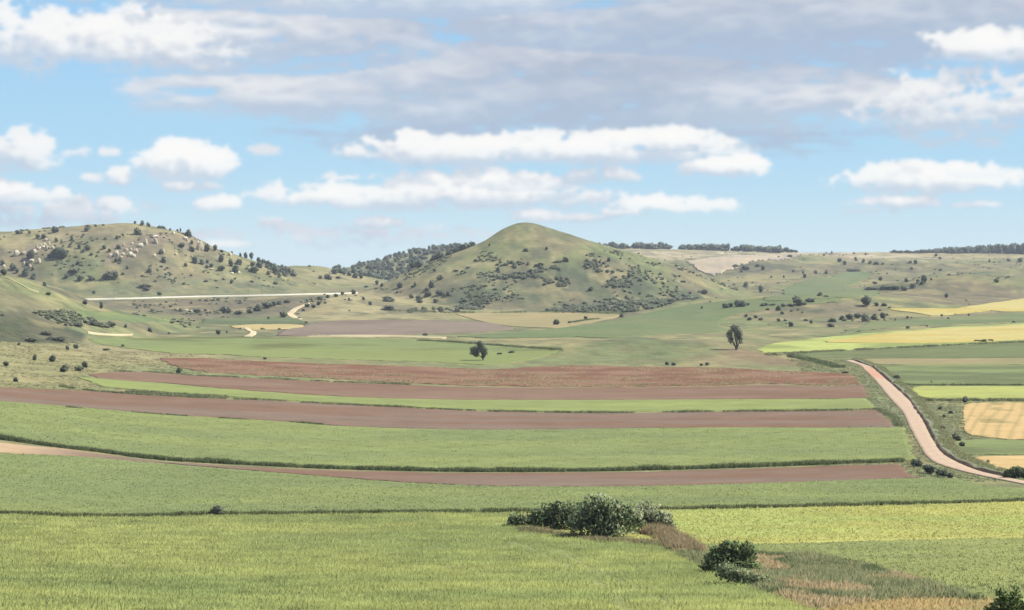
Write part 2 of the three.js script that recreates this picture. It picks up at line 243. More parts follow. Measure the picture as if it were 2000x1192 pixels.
const FIELDS = {
  foreground_left: [[[-104.4, 210.8], [-82.7, 220.7], [-72.9, 223.6], [-63.1, 222.6], [-49.6, 227.1], [-43.3, 229], [-22.6, 231.4], [-11.4, 233.1], [0, 233.1], [4.7, 205.8], [11.6, 197.5], [18, 190.6], [19.3, 156.1], [18.8, 110.7], [18.3, 93.7]],
    [[-24.4, 49.1], [-19.4, 51.6], [-17.2, 52.5], [-14, 53.7], [-10.6, 54], [-7.1, 54], [-3.5, 54], [0, 54], [2.6, 54], [4.4, 54], [6.2, 54], [8.7, 59], [12.4, 69.3], [16.5, 81.3]]],
  strip_green_low: [[[-146.4, 295.9], [-113.8, 303.9], [-99.8, 306.5], [-91.1, 310.9], [-82, 314.9], [-71.8, 314.8], [-61.1, 312.6], [-50.2, 308], [-34.2, 299.6], [-18.9, 290.7], [0, 284.8], [18.5, 284.5], [37.5, 287.9], [57.3, 293.2], [75.8, 298.3], [83, 296.2], [85.4, 281.7], [89.2, 273.9], [98.4, 262.6], [119.3, 240.8]],
    [[-106.7, 215.4], [-84.3, 224.9], [-74.3, 227.9], [-64.7, 228.3], [-50.9, 233.1], [-44.3, 234.5], [-23.1, 236.4], [0, 238.3], [22.2, 242.8], [40.1, 246.3], [65.8, 252.3], [83.6, 256.7], [96.4, 257.3], [125.9, 254.3]]],
  bright_right: [[[0, 233.1], [21.7, 237.4], [39.2, 240.9], [64.4, 246.9], [81.9, 251.5], [94.5, 252.2], [123.5, 249.4]],
    [[3.9, 198.9], [18, 190.6], [31, 189.9], [47.6, 194.7], [64.4, 197.6], [74.1, 197.5], [95.7, 193.2]]],
  green_right: [[[17.9, 189.2], [30.7, 188.5], [47.3, 193.4], [64, 196.2], [73.5, 196.2], [95.1, 191.8]],
    [[18.4, 170.6], [25.6, 163.3], [31.6, 156.1], [35.2, 141.9], [33.9, 115.4], [31.2, 93.8], [28.8, 76.6], [26.9, 54.1]]],
  tan_near: [[[18.3, 93.7], [22.8, 102.9], [26.6, 108.8], [30.7, 110.8], [32.8, 108], [31.5, 96.5]],
    [[11.7, 64.1], [14.6, 64.1], [16.7, 64.1], [18.8, 64.1], [19.9, 64], [21.7, 63.8]]],
  soil_low: [[[-169.6, 343], [-123.6, 330.3], [-105.2, 323.3], [-95.1, 324.4], [-84, 322.6], [-72.9, 319.9], [-62.3, 318.9], [-51.6, 316.8], [-36, 315.8], [-20.6, 315.7], [0, 317.2], [20.7, 317.7], [42, 322.2], [64.2, 328.8], [82, 333.6]],
    [[-147.2, 297.5], [-114.4, 305.5], [-100.3, 308.1], [-91.6, 312.7], [-82.5, 316.8], [-72.2, 316.9], [-61.5, 314.7], [-50.5, 310.2], [-34.4, 301.9], [-19.1, 292.9], [0, 286.9], [18.7, 286.6], [37.8, 290.1], [57.7, 295.4], [77.3, 300.5]]],
  green_mid: [[[-208, 420.8], [-158, 422.4], [-136.7, 420], [-119.8, 423.1], [-95.8, 420.7], [-68.5, 420.8], [-47.2, 414.3], [-26.9, 412.9], [0, 414.1], [27.1, 416.2], [54.4, 417.5], [81.2, 415.9], [103.3, 414.8]],
    [[-170.6, 345], [-127.6, 340.8], [-109.5, 336.2], [-97.2, 331.7], [-86, 330.2], [-74.6, 327.1], [-63.7, 326.2], [-52.8, 324.5], [-36.9, 324], [-21.1, 324.2], [0, 324.7], [21.3, 326.3], [43, 330.4], [65.6, 335.5], [87.7, 343.1]]],
  soil_mid: [[[-213.5, 431.9], [-172.1, 460], [-152.8, 469.8], [-125.9, 483.7], [-110.1, 483.6], [-94.6, 484.4], [-78.8, 484.5], [-62.8, 482.7], [-54.7, 480.7], [-31, 476.8], [-15.3, 471.6], [0, 467.7], [30.2, 463.6], [60.6, 465.2], [91.1, 466.7], [109.1, 469.1]],
    [[-209.1, 423], [-159.2, 425.6], [-137.7, 423.2], [-120.7, 426.3], [-96.5, 423.7], [-68.9, 423.6], [-47.5, 417], [-27.1, 415.6], [0, 416.9], [27.3, 419], [54.7, 420.3], [81.8, 418.7], [101.7, 417.7]]],
  green_strip: [[[-149.9, 542.2], [-141.3, 543.1], [-123.3, 541.3], [-103.7, 531.2], [-84.8, 521.4], [-66.8, 513.4], [-49.8, 510], [-33.2, 509.5], [0, 510.3], [33.1, 509.3], [66.2, 509], [99.3, 508.6], [115.2, 511.6]],
    [[-132.1, 507.5], [-121.3, 503.8], [-109, 500], [-93.7, 496.6], [-80.1, 492.6], [-63.6, 488.5], [-47.4, 485.9], [-31.3, 480.4], [0, 472.9], [30.5, 468.6], [61.2, 470.3], [92.1, 471.8], [109.9, 474.3]]],
  soil_upper: [[[-150.3, 560.1], [-146.7, 585.8], [-135.5, 595.1], [-115.1, 589.7], [-95.7, 588.2], [-71.9, 581.9], [-37.4, 574.3], [0, 566.4], [36.7, 564.6], [73.6, 565.7], [93.3, 573.6], [109.8, 562.4], [127.3, 571.2]],
    [[-143.9, 546], [-136.9, 546.7], [-124.4, 546.5], [-104.6, 536.1], [-85.6, 526.2], [-67.4, 517.8], [-50.2, 514.2], [-33.4, 513.6], [0, 514.4], [33.4, 513.3], [66.8, 513], [100.1, 512.5], [116.4, 515.6]]],
  soil_weedy: [[[-156.4, 697.1], [-138.1, 707.8], [-113.6, 698.7], [-85.1, 688.6], [-44.5, 684.2], [-10.9, 669.4], [11.2, 685.7], [22.5, 691.5], [66, 676.3], [87.2, 669.9], [105.9, 651.4], [124.5, 637.7], [135.1, 631.3]],
    [[-142.5, 653.8], [-120.2, 616.1], [-98.8, 607.7], [-74.3, 600.9], [-38.1, 584.8], [0, 573.9], [37.1, 569.5], [74.2, 570.6], [94.1, 578.5], [111.2, 569.6], [127.8, 576.2]]],
  green_upper: [[[-211.8, 785.1], [-206.2, 845.6], [-170.5, 873.9], [-141.4, 869.8], [-98.4, 864.6], [-55.2, 849.4], [-35.2, 833.6], [-13.1, 803.3], [5.1, 778.2], [22.2, 760.2]],
    [[-161.7, 742.1], [-144.7, 741.4], [-118.8, 730.8], [-89.4, 723.3], [-46.6, 716.7], [-30, 709.7], [-11.4, 698.8], [4.7, 718.3], [14.4, 735.5], [23.3, 754.4]]],
  soil_far: [[[-143.7, 1004.4], [-141, 1111.9], [-128.1, 1158.9], [-99.1, 1172.5], [-57.3, 1175.7], [-30.4, 1170.3], [0, 1062.3]],
    [[-133.7, 894.2], [-115.1, 885.2], [-98.9, 894.9], [-76.2, 901.2], [-45.2, 927.9], [-24.4, 940], [1.7, 1026.8]]],
  tan_far: [[[-46, 1285.5], [-17.1, 1313.6], [21.1, 1296], [59.9, 1229.2], [82.9, 1186.2]],
    [[-27, 1186.2], [0, 1082.7], [27.2, 1044.9], [46.5, 1099.8], [75.3, 1158.4]]],
  meadow_far: [[[-28.5, 875.4], [0, 940.2], [33.9, 1042.8], [65.3, 1116.9], [100.3, 1186.4], [135.4, 1225.8], [168.7, 1235.8], [193.1, 1212.5], [219, 1203.4], [250.2, 1203.2]],
    [[-19.8, 870], [5.7, 871.5], [34, 871.3], [55.6, 855.2], [78.9, 898.3], [102.1, 923.7], [121.6, 935.3], [146.5, 1099.2], [176.5, 1155.4], [246.6, 1186]]],
  meadow_slope: [[[286.9, 1666.1], [313.7, 1724.2], [344.9, 1769.7], [435.2, 2093.6], [482.2, 2167.3]],
    [[213.3, 1215.9], [234.1, 1221.1], [331.6, 1595], [377, 1706.7], [473.5, 2082.4]]],
  meadow_slope_low: [[[195.4, 1227.2], [227, 1247.8], [324.7, 1611.9], [347, 1570.5], [357, 1526.2]],
    [[195.1, 1200.9], [217.6, 1195.7], [241.9, 1200.8], [268.7, 1216], [350.8, 1510.2]]],
  lime_crop: [[[118.2, 757], [136.3, 806.3], [168, 861.3], [211, 927.3], [246.5, 972.1], [279.8, 1001], [336, 1033.8], [378.1, 1057.4], [545.5, 1104.2]],
    [[118.8, 745.5], [137.1, 753.1], [159.3, 765.5], [177.7, 780.6], [196.5, 795.4], [222.7, 805.9], [270.4, 831.6], [301.8, 844], [418.3, 846.5]]],
  barley_upper: [[[164.4, 826.4], [202.8, 891.3], [240.9, 950.1], [270.8, 980.2], [328.6, 1010.9], [367.8, 1028.7], [516.2, 1045]],
    [[163.2, 817.5], [185.8, 816.5], [212.5, 817], [241.2, 824.2], [274.8, 845.2], [307.5, 859.8], [425.6, 861.4]]],
  green_right_far: [[[135.5, 743.9], [175.5, 771.2], [205.2, 788.9], [235.7, 805.4], [266.3, 819.2], [296.8, 829.8], [411.4, 832.6]],
    [[137.2, 727.6], [165.3, 726.2], [188.8, 725.9], [211.9, 724], [234.9, 722.5], [256, 715.7], [338.5, 684.8]]],
  pale_strip: [[[161.7, 720.5], [178.7, 723.2], [199.7, 722.3], [233, 716.4], [254.9, 712.5], [341.8, 691.4]],
    [[159.6, 689.4], [173.9, 685.4], [189.2, 684.5], [220.8, 679], [240.2, 671.5], [315.4, 638.1]]],
  green_right_mid: [[[158.1, 682.5], [173, 682.1], [188.3, 681.2], [219.8, 675.9], [239.2, 668.5], [313.8, 634.8]],
    [[140.7, 580.8], [148.4, 570.1], [156.8, 567], [184.7, 567.7], [202.1, 564.7], [267.6, 541.2]]],
  lime_right: [[[139.6, 548.9], [145.8, 560.4], [155.4, 562.1], [182.2, 560], [199.3, 557], [264.3, 534.6]],
    [[134.6, 529.1], [134.5, 510.3], [139.9, 505.8], [163.6, 502.9], [178.9, 499.8], [237, 479.2]]],
  barley_right: [[[135.1, 470.8], [142.7, 490], [150.8, 493], [160, 491.6], [174.9, 488.6], [231.9, 468.9]],
    [[119.9, 416.6], [115.5, 396.5], [118.9, 388.6], [125.1, 384.2], [136.2, 380.5], [181.3, 366.4]]],
  green_right_low: [[[103.3, 382.1], [111.3, 384.1], [123.9, 380.7], [135, 376.9], [179.7, 363]],
    [[98.3, 355.1], [103.4, 352.7], [114.3, 351.1], [125, 348.9], [167.6, 338.6]]],
  barley_low: [[[100.9, 343.6], [103.6, 347.6], [107.8, 348.4], [113.3, 348], [123.9, 346], [165.7, 334.8]],
    [[97.4, 330.5], [98.2, 324.1], [100, 319.9], [103.1, 316.5], [111, 309.7], [140.1, 282.9]]],
  barley_far: [[[276.7, 1158.5], [298.8, 1163.9], [323.1, 1169.7], [355.5, 1215.5], [412.5, 1336.3], [459.8, 1414.9], [521, 1457.8], [836.8, 1694.6]],
    [[277.9, 1147.9], [291.3, 1134.5], [297.5, 1116.3], [335.8, 1148], [360.6, 1168.1], [379.2, 1166.7], [424.1, 1186.3], [588, 1190.5]]],
  far_right_green: [[[239.6, 1052.9], [280.2, 1077.5], [326.1, 1114.9], [369.6, 1137.3], [408.8, 1143.4], [553.9, 1121.3]],
    [[191.4, 919.8], [243.6, 999.3], [284.2, 1028.7], [343.5, 1056.8], [382.2, 1069.1], [530.9, 1074.7]]],
  bare_slope: [[[261.6, 2369.5], [294, 2382.5], [378.6, 2711.3], [452.8, 2788.4], [449.7, 2472.9]],
    [[263.9, 2244.3], [277.8, 2165.2], [292.7, 2197.7], [337.9, 2261.4], [432.5, 2443.4]]],
  left_green: [[[-245.2, 847.9], [-238.7, 895.9], [-234.3, 974], [-250.7, 1151.5]],
    [[-240.7, 836.9], [-227.5, 875], [-219.3, 936.9], [-223.2, 1032.8]]],
  stream_meadow: [[[-225.6, 1156.9], [-203.5, 1181.6], [-181.6, 1215], [-164.2, 1188.8], [-145.5, 1118.8]],
    [[-214.6, 1082.2], [-189.3, 1098.7], [-163.2, 1091.7], [-150.5, 1102.2], [-143.5, 1103.5]]],
  tan_strip_left: [[[-190.8, 1063.5], [-181, 1091.7], [-160.9, 1100.2], [-144.8, 1086.6]],
    [[-183.3, 1034.5], [-166.2, 1002.4], [-148.6, 1015.8], [-139.3, 1050.2]]],
  pale_road: [[[-117, 899.6], [-88, 902.5], [-57.7, 886.9], [-36.2, 869.8]],
    [[-113.8, 875.2], [-85.4, 875.1], [-56.2, 863.8], [-35.5, 852.6]]],
  pale_patch_left: [[[-221.4, 818.7], [-216.5, 822.1], [-211.1, 843.5], [-208.4, 863.9]],
    [[-218.2, 810.6], [-213.8, 817], [-209.7, 837.7], [-206.9, 857.9]]],
};
const TRACK = [[[150.9, 711.6], [151.4, 692.6], [145.8, 649.7], [136.6, 591.5], [123.2, 513.1], [115.4, 465.3], [106.5, 421.7], [97.1, 375.2], [92, 348], [90.3, 333.3], [90.2, 318.3], [90.6, 302.4], [91.5, 292.5], [92.4, 283.6], [95.8, 267.3]],
    [[154.3, 714.6], [154.7, 689.2], [149, 643.4], [142.3, 599.4], [134.9, 551.5], [124.6, 489.6], [113.9, 436.2], [102.9, 384.6], [96.6, 350.9], [94.8, 330.7], [93.4, 309.9], [93.7, 298.1], [94.5, 288.6], [97.8, 272.9]]];
const LINES = {
  main_road: [[-350.5, 1438.4], [-319.7, 1446.9], [-283.3, 1453.1], [-209.9, 1435.8], [-162.4, 1448.4], [-149.6, 1534.4]],
  gravel_way: [[-172, 1339.8], [-175.6, 1318], [-178.1, 1295.4], [-177.1, 1258.6], [-168.3, 1209.9], [-159.6, 1175]],
  gravel_way_low: [[-174.9, 1034.4], [-163.9, 980.7], [-154.5, 939.2], [-148.8, 897.8], [-147.5, 879]],
  spur_path: [[-289.1, 890], [-281.3, 888.1], [-273.1, 885], [-267.4, 889.6]],
  bank_low: [[-167.9, 339.4], [-125.2, 334.5], [-107.6, 330.5], [-96.1, 328.1], [-85.3, 327.4], [-73.9, 324], [-63.1, 323.1], [-52.5, 322.3], [-36.5, 320.5], [-20.9, 320.6], [0, 321], [21, 322.7], [42.6, 327], [65.1, 333.3], [83.9, 339.1]],
  bank_mid: [[-141.2, 493.1], [-126.4, 485.8], [-110.6, 485.7], [-95, 486.4], [-79.1, 486.5], [-63.1, 484.6], [-55, 482.6], [-31.1, 478.6], [-15.4, 473.3], [0, 469.4], [30.3, 465.3], [60.8, 466.9], [91.5, 468.4], [109.9, 472.5], [108.5, 447.5], [103.7, 421.9]],
  bank_soil: [[-118.9, 419.9], [-95.8, 420.7], [-68.5, 420.8], [-47.4, 415.7]],
  bank_low_field: [[-105.6, 213.2], [-83.5, 222.9], [-73.6, 225.8], [-63.7, 224.7], [-50.1, 229.4], [-43.7, 231.3], [-22.9, 233.9], [0, 235.7], [21.9, 240.1], [39.7, 243.6], [65.1, 249.6], [82.8, 254], [95.5, 254.8], [124.7, 251.8]],
  bank_upper: [[-147.4, 588.5], [-136.1, 597.8], [-115.6, 592.6], [-96.1, 591], [-72.3, 584.6], [-37.5, 576.9]],
  bank_top: [[-49.3, 842.1], [-35.2, 833.6], [-13.1, 803.3], [5.1, 778.2], [22.2, 760.2]],
  bank_track: [[154.9, 717.5], [153.8, 675.7], [146.8, 625.2], [136.3, 558.5], [125.8, 495.2], [122, 477], [114.3, 436.2], [103.4, 384.5], [96.9, 350.9], [95.3, 330.6], [93.9, 309.9], [94.5, 299.2]],
  bank_right: [[139.8, 573.1], [147.7, 567.7], [156.8, 567], [183.8, 565.1], [201.2, 562.1], [266.5, 539]],
  bank_lime: [[129.7, 504.6], [138.8, 501.9], [146.8, 501.2], [162.4, 499.1], [177.5, 496], [235.2, 475.6]],
  bank_far: [[119.9, 737.6], [136.3, 748.5], [176.2, 774.3], [206.1, 792.2], [236.7, 809], [267.6, 823.2], [298.4, 834.3], [413.6, 837]],
  hollow: [[130.4, 732], [135.3, 717.1], [138.1, 696.1], [139.3, 669.2]],
  tram_a: [[0, 190.6], [2.4, 181.4], [4.1, 166.9], [5.6, 156.1], [6.9, 141.9], [7.5, 120.4], [7.1, 99.2], [6.6, 84.9]],
  tram_b: [[5.3, 181.4], [6.7, 164.8], [7.9, 150.6], [9, 138], [9.8, 120.4], [10.3, 102.2], [10.2, 89]],
  hedge_cone: [[43.1, 1123.5], [52.1, 1144.8], [63.1, 1155.8]],
  cone_foot: [[-97.4, 1303.1], [-76.2, 1303], [-55.1, 1303.5], [-34.3, 1317.5], [0, 1318.8], [41.2, 1269.1], [78.9, 1213.9]],
  thicket_tail: [[18.2, 203], [19.5, 198.9], [19.9, 187.8], [20, 177.8]],
  thicket_front: [[2, 205.8], [5.3, 201.6], [8.4, 197.5], [11.3, 192], [14.9, 190.6], [17.6, 186.4]],
  weeds_left: [[-116.9, 492.1], [-112, 491.9], [-107.1, 491.4], [-101.5, 491.2], [-92.5, 490.2]],
};
